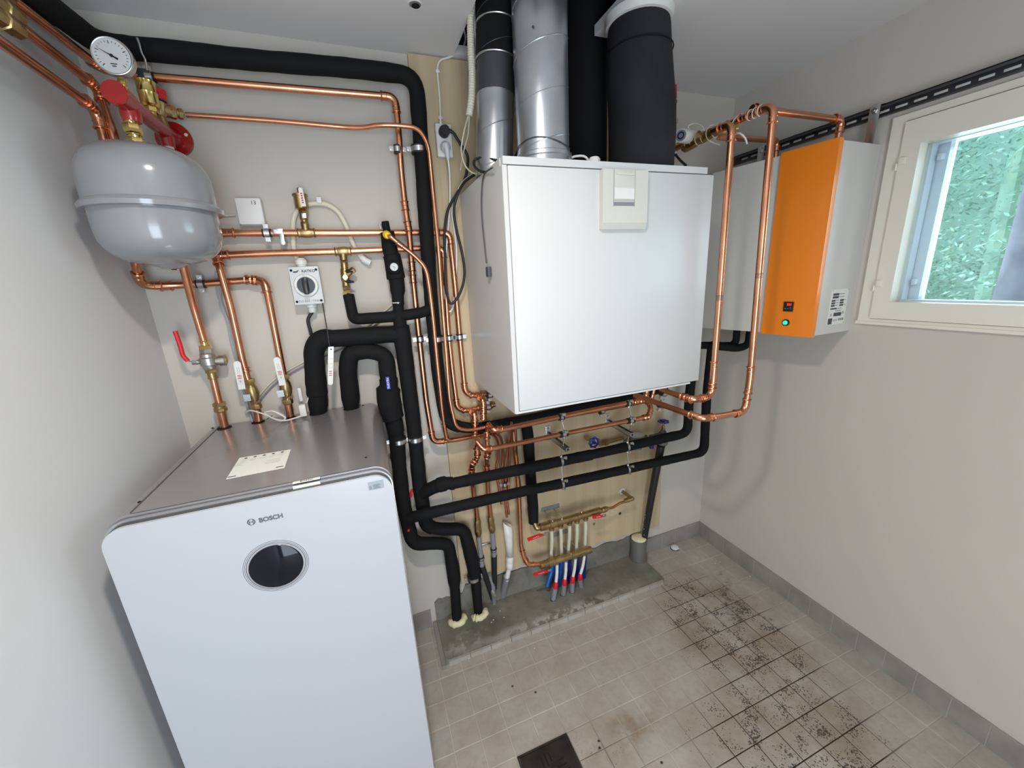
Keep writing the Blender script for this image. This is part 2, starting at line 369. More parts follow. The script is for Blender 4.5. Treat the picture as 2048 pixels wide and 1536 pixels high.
def pipe(label, spec, r, bend=0.035, ma='copper', elbows='all', couple=(), name='copper_pipe', cat='pipe', group=None, seg=14, part='pipe_run', fit='copper', flen=0.016):
    pts = path(spec, r); out, arcs = fillet(pts, bend)
    root = thing(name, pts[0][0], label, cat, group)
    if ma == 'foam':
        fine = [out[0]]
        for q0, q1 in zip(out, out[1:]):
            n_ = max(1, int((q1[0] - q0[0]).length / .012))
            for k in range(1, n_ + 1): fine.append((q0[0].lerp(q1[0], k / n_), q0[1] + (q1[1] - q0[1]) * k / n_, None))
        out = [(q[0], q[1] * (1.03 + .06 * noise.noise(q[0] * 18 + V((seg, 0, 3))) + .03 * noise.noise(q[0] * 60)), None) for q in fine]
    MB().sweep([q[0] for q in out], [q[1] for q in out], seg).build(part, ma, root)
    ids = list(arcs) if elbows == 'all' else list(elbows)
    for i in ids:
        if i not in arcs: continue
        a = arcs[i]; d0 = (pts[i - 1][0] - a[0]); d1 = (pts[i + 1][0] - a[-1])
        e0 = a[0] + d0.normalized() * min(flen, d0.length * 0.8); e1 = a[-1] + d1.normalized() * min(flen, d1.length * 0.8)
        b = MB().sweep([e0] + a + [e1], r * 1.17, seg)
        b.torus(e0, d0, r * 1.26, r * 0.20, 16, 6).torus(e1, d1, r * 1.26, r * 0.20, 16, 6)
        b.torus(a[0], d0, r * 1.18, r * 0.09, 16, 6).torus(a[-1], d1, r * 1.18, r * 0.09, 16, 6)
        b.build('elbow', fit, root)
    for c in couple:                    # (segment index, t, half length[, material])
        i, t, L = c[:3]; a, b_ = pts[i][0], pts[i + 1][0]; p = a.lerp(b_, t); d = (b_ - a).normalized()
        mm = c[3] if len(c) > 3 else fit
        b = MB().cyl(p - d * L, p + d * L, r * 1.17, seg=seg)
        for k in (-1, 1): b.torus(p + d * L * k, d, r * 1.26, r * 0.20, 16, 6)
        b.torus(p, d, r * 1.12, r * 0.09, 16, 6)
        b.build('coupling', mm, root)
    return root
def hexnut(b, a, c, r): return b.lathe(a, c, [(0, r * .9), (0.12, r), (0.88, r), (1, r * .9)], 6)
def clamp(label, p, d, r, wall, side=None, group='pipe clamps', L=0.018, rod=True, lining='rubber'):
    """steel pipe clamp with black rubber lining, ears and a stud towards `wall` (a point on the wall)"""
    p, d = V(p), V(d).normalized(); wall = V(wall)
    root = thing('pipe_clamp', wall if rod else p, label, 'clamp', group)
    MB().cyl(p - d * L * 0.75, p + d * L * 0.75, r + 0.0022, seg=16).build('rubber_lining', lining, root)
    MB().cyl(p - d * L * 0.45, p + d * L * 0.45, r + 0.004, seg=16).build('band', 'zinc', root)
    sd = V(side) if side else d.cross(V((0, 1, 0)))
    sd = (sd - d * sd.dot(d)).normalized(); up = d.cross(sd).normalized()
    for k in (-1, 1):
        c = p + sd * k * (r + 0.010)
        b = MB().obox(c, sd * 0.007, d * L * 0.42, up * 0.0035)
        b.cyl(c - up * 0.010 + sd * k * 0.001, c + up * 0.008 + sd * k * 0.001, 0.0035, seg=8)
        b.cyl(c - up * 0.012 + sd * k * 0.001, c - up * 0.009 + sd * k * 0.001, 0.0055, seg=6)
        b.build('clamp_bolt', 'zinc', root)
    if rod:
        q = wall - p
        if q.length > r + 0.004:
            qd = q.normalized(); b = MB().cyl(p + qd * (r + 0.003), wall, 0.004, seg=10)
            b.lathe(p + qd * (r + 0.003), p + qd * min(r + 0.013, q.length), [(0, 0.008), (1, 0.008)], 6)
            b.build('stud', 'zinc', root)
    return root
def text(name, s, c, right, up, size, ma, parent=None, depth=0.0004, bold=0.0, space=1.0):
    cu = bpy.data.curves.new(name, 'FONT'); cu.body = s; cu.size = size; cu.align_x = 'CENTER'; cu.align_y = 'CENTER'; cu.extrude = depth; cu.offset = bold; cu.space_character = space
    tmp = bpy.data.objects.new('tmp_text', cu); col.objects.link(tmp)
    me = bpy.data.meshes.new_from_object(tmp.evaluated_get(bpy.context.evaluated_depsgraph_get())); bpy.data.objects.remove(tmp)
    right, up = V(right).normalized(), V(up).normalized(); n = right.cross(up)
    off = V((0, 0, 0)); p = parent
    while p: off += p.location; p = p.parent
    mt = Matrix((( right.x, up.x, n.x, 0), (right.y, up.y, n.y, 0), (right.z, up.z, n.z, 0), (0, 0, 0, 1)))
    me.transform(Matrix.Translation(V(c) - off) @ mt); me.materials.clear(); me.materials.append(M[ma])
    o = bpy.data.objects.new(name, me); col.objects.link(o)
    if parent: o.parent = parent
    return o
def struct(name, b, ma, parent=None, smooth=False):
    o = b.build(name, ma, parent, smooth)
    if not parent: o['kind'] = 'structure'
    return o

# ------------------------------------------------------------------ the setting
T = 0.12
WY0, WY1, WZ0, WZ1 = -0.02, 0.935, 1.44, 2.125            # window opening in the right wall
b = MB().box((XL - T, YB, -0.1), (XR + 0.3, YB + T, 3.0)); struct('wall_back', b, 'wall_paint')
b = MB().box((XL - T, YF, -0.1), (XL, YB, 3.0)); struct('wall_left', b, 'wall_paint_left_lit')
b = MB()
for lo, hi in (((XR, WY1, -0.1), (XR + .22, YB, 3.0)), ((XR, YF, -0.1), (XR + .22, WY0, 3.0)), ((XR, WY0, -0.1), (XR + .22, WY1, WZ0)), ((XR, WY0, WZ1), (XR + .22, WY1, 3.0))): b.box(lo, hi)
struct('wall_right', b, 'wall_paint')
b = MB()
for lo, hi in (((XL, YF - T, -0.1), (-0.5, YF, 3.0)), ((0.4, YF - T, -0.1), (XR, YF, 3.0)), ((-0.5, YF - T, 2.0), (0.4, YF, 3.0))): b.box(lo, hi)
struct('wall_front', b, 'wall_paint')
b = MB()                                                   # open doorway behind the photographer
for lo, hi in (((-0.56, YF - 0.01, 0), (-0.5, YF + 0.015, 2.06)), ((0.4, YF - 0.01, 0), (0.46, YF + 0.015, 2.06)), ((-0.5, YF - 0.01, 2.0), (0.4, YF + 0.015, 2.06))): b.box(lo, hi)
struct('trim_1', b, 'frame_paint')
# ceiling with the opening the ducts go up through
def ceil_quad(x0, x1, y0, y1): return ((x0, y0, ZC), (x1, y1, ZC + 0.03))
HX0, HX1, HY0, HY1 = 0.425, 0.862, 1.02, 1.60
b = MB()
for q in ((XL, HX0, YF, YB), (HX1, XR, YF, 1.375), (HX0, HX1, YF, HY0), (HX0, 1.0, HY1, YB), (1.0, XR, 1.375, YB)): b.box(*ceil_quad(*q))
struct('ceiling', b, 'ceiling_paint')
b = MB(); x0, x1, y0, y1, z0, z1 = HX0 - .01, 1.3, HY0 - .01, YB - .001, ZC + 0.031, 2.98  # void lining, its darkness put into the colour
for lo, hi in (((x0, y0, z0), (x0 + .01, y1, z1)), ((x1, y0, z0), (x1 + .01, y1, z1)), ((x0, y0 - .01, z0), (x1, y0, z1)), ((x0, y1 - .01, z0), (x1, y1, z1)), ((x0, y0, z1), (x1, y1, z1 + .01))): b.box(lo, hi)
struct('trim_2', b, 'void_shade')
# round hole cover in the ceiling
c = PZ(830, 8, ZC); t = thing('ceiling_hole_cap', c, 'small round black cable hole in the white ceiling left of the ducts', 'hole cap')
MB().torus(c + V((0, 0, -0.001)), V((0, 0, 1)), 0.019, 0.0025, 24, 6).build('rim', 'white_plastic', t)
MB().cyl(c + V((0, 0, -0.002)), c, 0.0175, seg=24).build('cap_disc', 'mid_grey_plastic', t)
MB().cyl(c + V((0.002, 0.004, -0.003)), c + V((0.002, 0.004, -0.002)), 0.012, seg=16).build('opening', 'hole_black', t)

# floor: grout bed and one object per tile
GX, GY, PXX, PYY = 1.408, 1.350, 0.1022, 0.0975
b = MB().box((XL, YF - T, -0.08), (XR, YB, -0.0022)); floor = struct('floor', b, 'floor_grout')
def tile_mesh(name, sx, sy, h, bv, ma):
    bm = bmesh.new(); bmesh.ops.create_cube(bm, size=1)
    for v in bm.verts: v.co = V((v.co.x * sx, v.co.y * sy, v.co.z * h - h / 2))
    bmesh.ops.bevel(bm, geom=[e for e in bm.edges if all(v.co.z > -h * .1 for v in e.verts)], offset=bv, segments=1, affect='EDGES')
    me = bpy.data.meshes.new(name); bm.to_mesh(me); bm.free(); me.materials.append(M[ma]); return me
tm = tile_mesh('tile', PXX - 0.0035, PYY - 0.0035, 0.010, 0.0012, 'floor_tile')
DX0, DX1 = GX - 11 * PXX, GX - 9 * PXX; DY0, DY1 = GY - 6 * PYY, GY - 4 * PYY
far = MB()
for i in range(-21, 5):
    for j in range(-30, 4):
        cx, cy = GX + (i + .5) * PXX, GY + (j + .5) * PYY
        if cx < XL or cx > XR + .03 or cy < YF or cy > YB + .04: continue
        if DX0 < cx < DX1 and DY0 < cy < DY1: continue
        w0 = min(cx + PXX / 2, XR + 0.0) - (cx - PXX / 2)
        if w0 < 0.03: continue
        vis = cy > 0.25 and cx > -0.02 and not (0.16 < cx < 1.30 and cy > 1.46) and (cy > 0.95 - 0.42 * cx - 0.14)
        if vis:
            o = bpy.data.objects.new('tile', tm); col.objects.link(o); o.parent = floor
            o.location = (cx, cy, random.uniform(-0.0006, 0.0004)); o.rotation_euler = (random.uniform(-.003, .003), random.uniform(-.003, .003), random.uniform(-.006, .006))
        else:
            g = 0.0018; far.box((cx - PXX / 2 + g, cy - PYY / 2 + g, -0.01), (cx + PXX / 2 - g, cy + PYY / 2 - g, 0))
o = far.build('tile_field', 'floor_tile', floor, False); o['kind'] = 'stuff'

# floor drain
t = thing('floor_drain', ((DX0 + DX1) / 2, (DY0 + DY1) / 2, 0), 'square dark metal floor drain with slots set in the tiles', 'drain')
x0, x1, y0, y1 = DX0 + .002, DX1 - .002, DY0 + .002, DY1 - .002
MB().box((x0 + .006, y0 + .006, -0.03), (x1 - .006, y1 - .006, -0.004)).build('drain_cup', 'hole_black', t)
b = MB()
for lo, hi in (((x0, y0, -.012), (x1, y0 + .007, .002)), ((x0, y1 - .007, -.012), (x1, y1, .002)), ((x0, y0 + .007, -.012), (x0 + .007, y1 - .007, .002)), ((x1 - .007, y0 + .007, -.012), (x1, y1 - .007, .002))): b.box(lo, hi)
b.build('rim', 'drain_metal', t)
MB().bbox((x0 + .008, y0 + .008, -.004), (x1 - .008, y1 - .008, .0012), .0008).build('grate', 'drain_metal', t)
cx, cy = (x0 + x1) / 2, (y0 + y1) / 2
for k, (dx, dy, L, vert) in enumerate(((-.022, .045, .032, 1), (-.006, .047, .042, 1), (.010, .050, .028, 1), (.040, .012, .035, 0), (.038, -.006, .045, 0), (.044, .030, .020, 0), (-.040, .002, .035, 0), (-.040, -.018, .040, 0), (-.035, .022, .018, 0), (.008, -.045, .040, 1), (-.010, -.047, .032, 1), (.024, -.042, .026, 1))):
    hx, hy = (.0028, L / 2) if vert else (L / 2, .0028)
    MB().box((cx + dx - hx, cy + dy - hy, .0010), (cx + dx + hx, cy + dy + hy, .0016)).build('slot', 'hole_black', t, False)

# skirting tiles
sk = tile_mesh('skirting_tile', 0.0955, 0.100, 0.008, 0.001, 'skirt_tile')   # lies flat, turned up below
b = MB().box((XR - 0.0099, YF, 0.0), (XR, YB, 0.0985)); br = struct('baseboard_right', b, 'joint_light')
y = 1.35 + 0.0985 * 2.5
for k in range(22):
    yy = y - k * 0.0985
    if yy > YB - 0.01: continue
    o = bpy.data.objects.new('tile', sk); col.objects.link(o); o.parent = br; o.location = (XR - 0.0105 + random.uniform(-.0004, .0004), yy, 0.05); o.rotation_euler = (0, math.radians(-90), 0); o.scale = (1.02, 0.967, 1)
    # local x -> up, local y -> along the wall
b = MB().box((1.335, YB - 0.0099, 0.0), (XR, YB, 0.0985)); b.box((XL, YB - 0.0099, 0), (0.095, YB, 0.0985)); bb = struct('baseboard_back', b, 'joint_light')
for xx in (1.765, 1.667, 1.568, 1.47, 1.385, 0.045, -0.053):
    o = bpy.data.objects.new('tile', sk); col.objects.link(o); o.parent = bb; o.location = (xx, YB - 0.0105, 0.05); o.rotation_euler = (math.radians(90), 0, 0); o.rotation_euler = (math.radians(90), 0, 0)
    o.scale = (1.0 if xx != 1.385 else 0.8, 1.0, 1)

# concrete step under the pipes
def rough_block(lo, hi, nx, ny, amp, top=True):
    b = MB(); vs = []; fs = []
    for i in range(nx + 1):
        for j in range(ny + 1):
            x = lo[0] + (hi[0] - lo[0]) * i / nx; y = lo[1] + (hi[1] - lo[1]) * j / ny
            z = hi[2] + amp * noise.noise(V((x * 9, y * 14, 1.7))) + amp * .5 * noise.noise(V((x * 30, y * 30, 4)))
            if j == 0: y += 0.005 * noise.noise(V((x * 14, 3, 0)))
            vs.append((x, y, z))
    n = len(vs); vs += [(v[0], v[1], lo[2]) for v in vs]
    for i in range(nx):
        for j in range(ny):
            a = i * (ny + 1) + j; fs.append((a, a + ny + 1, a + ny + 2, a + 1)); fs.append((n + a, n + a + 1, n + a + ny + 2, n + a + ny + 1))
    for i in range(nx):
        for j in (0, ny): a = i * (ny + 1) + j; q = (a, a + ny + 1, n + a + ny + 1, n + a); fs.append(q if j else q[::-1])
    for j in range(ny):
        for i in (0, nx): a = i * (ny + 1) + j; q = (a, a + 1, n + a + 1, n + a); fs.append(q[::-1] if i else q)
    return b.add(vs, fs)
st = rough_block((0.118, 1.405, 0.0), (1.335, 1.6425, 0.026), 70, 16, 0.004).build('trim_3', 'concrete'); st['kind'] = 'structure'
for k in range(12):                                          # grey tiles along the front of the step
    x0 = 0.130 + k * 0.1
    MB().box((x0 + .001, 1.393, 0.0), (min(x0 + 0.0985, 1.32), 1.4035, 0.0245)).build('tile', 'floor_tile', st, False)
MB().box((0.098, 1.385, 0.0), (0.117, 1.635, 0.022)).build('edge_strip', 'skirt_tile', st, False)
# bare concrete band low on the back wall, ragged at the top
b = MB(); n = 60; lo_, hi_ = 0.118, 1.335
poly = []
for k in range(n + 1):
    x = lo_ + (hi_ - lo_) * k / n; base = 0.195 - 0.03 * min(1, max(0, (x - 0.3) / 0.9))
    if x < 0.27: base = 0.155 + 0.03 * noise.noise(V((x * 40, 0, 0)))
    poly.append((x, YB - 0.008, base - 0.012 + 0.022 * noise.noise(V((x * 12, 5, 0))) + 0.008 * noise.noise(V((x * 50, 9, 0)))))
b.prism([(lo_, YB - 0.008, 0.02)] + poly + [(hi_, YB - 0.008, 0.02)], (0, 0.009, 0)); struct('trim_4', b, 'concrete')

# plywood board on the back wall
t = thing('plywood_board', (0.9, YB - 0.01, 0.2), 'tall pale plywood mounting board on the back wall behind the ventilation unit', 'board')
y0 = YB - 0.020
b = MB().prism([(0.262, y0, 2.445), (0.258, y0, 0.205), (1.478, y0, 0.178), (1.458, y0, 2.0), (1.10, y0, 2.05), (1.10, y0, 2.445)], (0, 0.0195, 0)); b.build('board_panel', 'plywood', t, False)

# ------------------------------------------------------------------ window
def ring(b, xa, xb, ya, yb, za, zb, wy, wz, wz2=None):      # rectangular ring lying in a y-z plane
    wz2 = wz2 or wz
    b.box((xa, ya, za), (xb, yb, za + wz)); b.box((xa, ya, zb - wz2), (xb, yb, zb)); b.box((xa, ya, za + wz), (xb, ya + wy, zb - wz2)); b.box((xa, yb - wy, za + wz), (xb, yb, zb - wz2)); return b
b = ring(MB(), XR - 0.012, XR + 0.15, WY0 - .03, 0.968, 1.432, 2.132, 0.040, 0.012, 0.022); win = struct('window_1', b, 'frame_paint')
b = ring(MB(), XR - 0.020, XR + 0.04, 0.01, 0.926, 1.446, 2.106, 0.052, 0.062, 0.078); sash = b.build('sash', 'frame_paint', win, False)
b = ring(MB(), XR + 0.04, XR + 0.075, 0.02, 0.915, 1.458, 2.10, 0.046, 0.056, 0.074); b.build('inner_sash_rim', 'frame_white', win, False)
b = ring(MB(), XR + 0.080, XR + 0.12, 0.0, 0.925, 1.448, 2.115, 0.085, 0.062, 0.085); osash = b.build('outer_sash', 'frame_white', win, False)
b = ring(MB(), XR + 0.0765, XR + 0.0795, 0.001, 0.924, 1.449, 2.114, 0.05, 0.05, 0.06); b.build('gasket', 'rubber', win, False)
MB().box((XR + 0.022, 0.06, 1.506), (XR + 0.026, 0.876, 2.03)).build('pane', 'window_glass', sash, False)
MB().box((XR + 0.100, 0.06, 1.506), (XR + 0.104, 0.876, 2.03)).build('pane', 'window_glass', osash, False)
for zz in (1.985, 1.575):
    b = MB().bbox((XR - 0.026, 0.905, zz - .012), (XR - 0.014, 0.925, zz + .012), .003).cyl((XR - .022, .929, zz - .028), (XR - .022, .929, zz - .006), .0035, seg=10); b.build('hinge', 'frame_paint', sash)
    b = MB().bbox((XR + 0.060, 0.848, zz - .010), (XR + 0.088, 0.862, zz + .010), .003); b.build('latch_clip', 'frame_white', osash)
b = MB().box((XR - 0.016, WY0 - .04, 1.422), (XR + .02, 0.972, 1.433)); b.build('window_ledge', 'frame_paint', win, False)

# greenery outside
def hedge():
    rnd = random.Random(3); vs = []; fs = []
    def leaf(c, L, w_):
        th = rnd.uniform(0, 2 * math.pi); ph = rnd.uniform(-0.9, 0.5); d = V((math.cos(th) * math.cos(ph), math.sin(th) * math.cos(ph), math.sin(ph)))
        u, q = frame_of(d); u = (u * math.cos(rnd.uniform(0, 3)) + q * math.sin(rnd.uniform(0, 3))).normalized()
        o = len(vs); k = d.cross(u).normalized() * w_ * .18
        vs.extend([c - d * L, c + u * w_ + k, c + d * L, c - u * w_ + k]); fs.append((o, o + 1, o + 2, o + 3))
    for i in range(1500):
        yy = rnd.uniform(-1.6, 5.0); zz = rnd.uniform(-0.2, 4.2)
        bulge = 0.5 * noise.noise(V((yy * 1.3, zz * 1.3, 2))) + 0.25 * noise.noise(V((yy * 3, zz * 3, 7)))
        c = V((4.7 - bulge * 1.4 + rnd.uniform(0, .7), yy, zz))
        for k in range(52):
            leaf(c + V((rnd.gauss(0, .16), rnd.gauss(0, .17), rnd.gauss(0, .12))), rnd.uniform(.016, .036), rnd.uniform(.007, .014))
    me = bpy.data.meshes.new('hedge_leaves'); me.from_pydata(vs, [], fs); me.materials.append(M['leaves'])
    t = thing('garden_hedge', (5.0, 1.5, -0.3), 'tall leafy green tree seen outside through the window', 'tree')
    o = bpy.data.objects.new('foliage', me); col.objects.link(o); o.parent = t; o.location = -t.location; o['kind'] = 'stuff'
    b = MB()
    for k in range(7): b.lathe((5.2, -1.2 + k, -0.3), (5.15 + .1 * math.sin(k), -1.2 + k + .1, 4.4), [(0, .09), (.5, .06), (1, .02)], 8)
    b.ball((6.0, 1.5, 1.8), 1.0, 20, (0.35, 4.2, 3.2)); b.build('trunk', 'leaves', t)
    gd = MB().box((XR + 0.23, -4, -0.5), (9, 8, -0.3)); struct('ground', gd, 'leaves')
hedge()
q = PX(2043, 560, 3.0)
t = thing('garden_post', (3.0, q.y, -0.3), 'dull violet grey post outside at the right edge of the window', 'post')
MB().lathe((3.0, q.y - .08, -0.3), (3.0, q.y - .02, 2.35), [(0, .15), (.5, .13), (.85, .10), (1, .02)], 12).build('post_trunk', 'trunk', t)

# ------------------------------------------------------------------ slotted rail above the window
t = thing('mounting_rail', (XR, 1.1, 2.165), 'long dark grey slotted steel rail fixed along the right wall above the window', 'rail')
b = MB(); ya, yb = -0.4, 1.615; z0, z1 = 2.150, 2.183; xa = XR - 0.034
b.box((xa, ya, z1 - .003), (XR - .001, yb, z1)); b.box((XR - .004, ya, z0), (XR - .001, yb, z1)); b.box((xa, ya, z1 - .011), (xa + .003, yb, z1)); b.box((XR - .014, ya, z0), (XR - .001, yb, z0 + .003))
b.build('channel', 'dark_steel', t, False)
k = 0; yy = yb - 0.06
while yy > ya + .05:
    MB().bbox((XR - .0055, yy - .0165, 2.1625), (XR - .0038, yy + .0165, 2.1700), .0008).build('slot', 'slot_light', t); yy -= 0.050
for pxx, pyy, lb, drop in ((1748, 232, 'steel strap hanging from the slotted rail behind the orange-fronted heater', .14), (1522, 306, 'small zinc clip under the slotted rail near the room corner', .05)):
    q = PX(pxx, pyy, XR - .036); y_ = q.y
    s_ = thing('rail_bracket', (XR - .03, y_, 2.16), lb, 'bracket')
    MB().bbox((xa - .004, y_ - .016, 2.165 - drop), (xa - .001, y_ + .016, 2.186), .001).build('strap', 'zinc', s_)
    MB().cyl((xa - .004, y_, 2.170), (xa - .009, y_, 2.170), .010, seg=6).cyl((xa - .009, y_, 2.170), (xa - .014, y_, 2.170), .004, seg=10).build('bolt', 'zinc', s_)
    MB().bbox((xa - .002, y_ - .022, 2.184), (XR - .004, y_ + .022, 2.187), .001).build('top_plate', 'zinc', s_)

# ------------------------------------------------------------------ indoor heat pump unit
def rrect(x0, x1, z0, z1, r, y, n=8, rb=None):
    rb = r if rb is None else rb; o = []
    for cx, cz, a0, rr in ((x1 - r, z1 - r, 0, r), (x0 + r, z1 - r, 90, r), (x0 + rb, z0 + rb, 180, rb), (x1 - rb, z0 + rb, 270, rb)):
        for k in range(n + 1):
            a = math.radians(a0 + 90 * k / n); o.append((cx + rr * math.cos(a), y, cz + rr * math.sin(a)))
    return o
HZ = 1.2; HX = (-0.604, 0.003); HYF = 0.985
hp = thing('heat_pump_unit', (-0.3, 1.3, 0), 'large white-fronted floor-standing heat pump unit with grey metal casing and round black display', 'heat pump')
MB().prism(rrect(*HX, 0.02, HZ, .045, HYF + .030, 8, .01), (0, 1.632 - HYF - .03, 0)).build('casing', 'silver_paint', hp, True, 30)
MB().prism(rrect(HX[0] - .001, HX[1] + .001, 0.015, HZ - .006, .048, HYF + .018, 8, .012), (0, .009, 0)).build('front_trim', 'silver_trim', hp, True, 30)
MB().prism(rrect(HX[0] + .002, HX[1] - .002, 0.018, HZ - .012, .046, HYF + .009, 8, .01), (0, .007, 0)).build('trim_gap', 'dark_grey_plastic', hp, True, 30)
fp = MB().prism(rrect(HX[0] + .002, HX[1] - .002, 0.018, HZ - .013, .046, HYF, 8, .01), (0, .0085, 0)).build('front_panel', 'front_glass', hp, True, 30)
for x in (HX[0] + .05, HX[1] - .05):
    for y in (1.06, 1.56): MB().cyl((x, y, 0), (x, y, .022), .022, seg=12).build('foot', 'black_plastic', hp)
for (a, c) in (((276, 1020), (424, 856)),):
    q0, q1 = PZ(*a, HZ), PZ(*c, HZ); x = (q0.x + q1.x) / 2
    MB().box((HX[0] + .046, HYF + .04, HZ - .0006), (HX[0] + .049, 1.625, HZ + .0010)).build('lid_seam', 'dark_grey_plastic', hp, False)
MB().box((HX[0] + .05, HYF + .033, HZ - .0005), (HX[1] - .05, HYF + .0345, HZ + .0007)).build('lid_seam', 'dark_grey_plastic', hp, False)
for (px, py) in ((425, 856), (279, 1004), (732, 915), (726, 811)):
    q = PZ(px, py, HZ); MB().cyl(q - V((0, 0, .0015)), q + V((0, 0, .0012)), .0036, seg=12).build('lid_screw', 'hole_black', hp)
dc = P(553.4, 1131.6, HYF); yv = V((0, 1, 0))
for rr, th in ((.0715, .0005), (.0680, .0005), (.0645, .0008)):
    MB().torus(dc, yv, rr, th, 64, 4).build('display_ring', 'dark_grey_plastic', fp)
MB().cyl(dc - V((0, .0012, 0)), dc, .0618, seg=64).build('display_rim', 'silver_trim', fp)
MB().lathe(dc, dc - V((0, .0030, 0)), [(0, .060), (.6, .0595), (1, .057)], 64).build('round_display', 'display_glass', fp)
lg = P(502.5, 1044, HYF) - V((0, .0005, 0))
b = MB().torus(lg, yv, .0080, .0006, 32, 4)
b.box((lg.x - .0042, lg.y - .0004, lg.z - .0006), (lg.x + .0042, lg.y + .0004, lg.z + .0006))
for k in (-1, 1):
    b.box((lg.x + k * .0036 - .0006, lg.y - .0004, lg.z - .006), (lg.x + k * .0036 + .0006, lg.y + .0004, lg.z + .006))
    b.sweep([lg + V((k * (.0066 if abs(q) < 2 else .0052), 0, q * .0017)) for q in (-3, -2, -1, 0, 1, 2, 3)], .0005, 4)
b.build('logo', 'logo_grey', fp)
tx = text('brand_lettering', 'BOSCH', P(542, 1036, HYF) - V((0, .0004, 0)), (1, 0, 0), (0, 0, 1), .0158, 'logo_grey', fp, bold=.0005)
# sticker with small print at the top right of the front
sc_ = P(752, 970, HYF); stk = MB().box((sc_.x - .0195, sc_.y - .0005, sc_.z - .0115), (sc_.x + .0195, sc_.y, sc_.z + .0115)).build('sticker', 'sticker_grey', hp, False)
b = MB()
for k in range(5): b.box((sc_.x - .008 + .002 * (k % 2), sc_.y - .0008, sc_.z - .009 + k * .0026), (sc_.x + .012 - .003 * (k % 3), sc_.y - .0004, sc_.z - .0083 + k * .0026))
for k in range(4): b.box((sc_.x - .017, sc_.y - .0008, sc_.z - .009 + k * .0028), (sc_.x - .0115, sc_.y - .0004, sc_.z - .0083 + k * .0028))
b.build('sticker_print', 'ink', stk, False)
# paper label on the lid
A, B_, C_, D_ = [PZ(*q, HZ + .0006) for q in ((479, 916), (582, 899), (569, 936), (452, 959))]
ll = MB().prism([A, B_, C_, D_], (0, 0, .0006)).build('lid_label', 'paper', hp, False)
def lab(u, v): return A.lerp(B_, u).lerp(D_.lerp(C_, u), v) + V((0, 0, .0009))
b = MB(); b2 = MB()
for k in range(5):
    q = lab(.14 + .175 * k, .09); b.cyl(q, q + V((0, 0, .0003)), .0042, seg=10)
    for j in range(2 if k else 5): q = lab(.14 + .175 * k - .02 * j, .20 + .055 * j); b2.obox(q, (.009 - .002 * (j % 2), 0, 0), (0, .0008, 0), (0, 0, .0002))
for q in (lab(.08, .93), lab(.90, .90)): b.obox(q, (.009, 0, 0), (0, .0022, 0), (0, 0, .0002))
for j in range(4): b2.obox(lab(.72, .42 + .06 * j), (.020 - .003 * (j % 2), 0, 0), (0, .0008, 0), (0, 0, .0002))
b.build('label_print', 'ink', ll, False); b2.build('label_print', 'ink_faint', ll, False)
q0, q1 = PZ(589, 958, HZ - .001), PZ(642, 948, HZ - .001)
MB().box((q0.x, HYF + .0165, HZ - .018), (q1.x, HYF + .0178, HZ - .0045)).build('edge_sticker', 'paper', hp, False)
MB().box((q0.x, HYF + .020, HZ + .0002), (q1.x, HYF + .032, HZ + .0008)).build('edge_sticker', 'paper', hp, False)
text('edge_lettering', 'BOSCH', ((q0.x + q1.x) / 2, HYF + .0262, HZ + .0010), (1, 0, 0), (0, 1, 0), .009, 'ink', hp)
for (px, py, rr) in ((449, 856, .021), (517, 844, .020), (581, 836, .019), (637, 824, .0285), (703, 814, .028)):
    q = PZ(px, py, HZ); q.y = min(q.y, 1.600); MB().torus(q + V((0, 0, .0006)), V((0, 0, 1)), rr, .0018, 24, 6).cyl(q - V((0, 0, .001)), q + V((0, 0, .0008)), rr, seg=24).build('pipe_grommet', 'hole_black', hp)

# ------------------------------------------------------------------ ventilation unit
vx0, vx1, vz0, vz1, vyf = 0.408, 1.143, 1.237, 1.990, 1.117
hv = thing('ventilation_unit', (0.78, 1.4, vz0), 'large square white ventilation unit hung on the board under the ducts', 'ventilation unit')
b = MB().box((vx0, vyf + .022, vz0), (vx1, YB - .022, vz1)); b.box((vx0 + .002, vyf + .001, vz1 - .020), (vx1, vyf + .022, vz1)); b.build('casing', 'white_metal', hv, False)
MB().bbox((vx0 + .016, vyf, vz0 + .008), (1.172, vyf + .0215, vz1 - .023), .0015).build('front_door', 'white_metal', hv)
MB().box((vx0, vyf + .004, vz0), (vx0 + .014, vyf + .022, vz1 - .021)).build('door_edge', 'white_metal', hv, False)
MB().box((vx0 + .004, vyf + .002, vz0 - .001), (vx1 - .01, vyf + .021, vz0 + .006)).build('bottom_rail', 'grey_plastic', hv, False)
c0, c1 = P(1199, 333, vyf), P(1285, 459, vyf); px0, px1, pz1, pz0 = c0.x, c1.x, vz1 - .025, c1.z
prof = [(0, pz0 + .002), (-.012, pz0), (-.020, pz0 + .018), (-.020, pz1), (0, pz1)]
b = MB().prism([(px0, vyf + d, z) for d, z in prof], (px1 - px0, 0, 0)); cpn = b.build('control_panel', 'panel_plastic', hv, False)
f0, f1 = P(1229, 334, vyf - .02), P(1268, 408, vyf - .02); fx0, fx1 = f0.x, f1.x; zf = P(1248, 402, vyf - .02).z
MB().bbox((fx0, vyf - .0225, zf + .004), (fx1, vyf - .0195, pz1 - .004), .0012).build('flap', 'panel_plastic', cpn)
MB().bbox((fx0 + .005, vyf - .0245, pz1 - .016), (fx1 - .005, vyf - .022, pz1 - .007), .001).build('flap_handle', 'panel_plastic', cpn)
MB().box((fx0 + .001, vyf - .0228, zf + .006), (fx1 - .001, vyf - .0224, zf + .036)).build('window_strip', 'white_plastic', cpn, False)
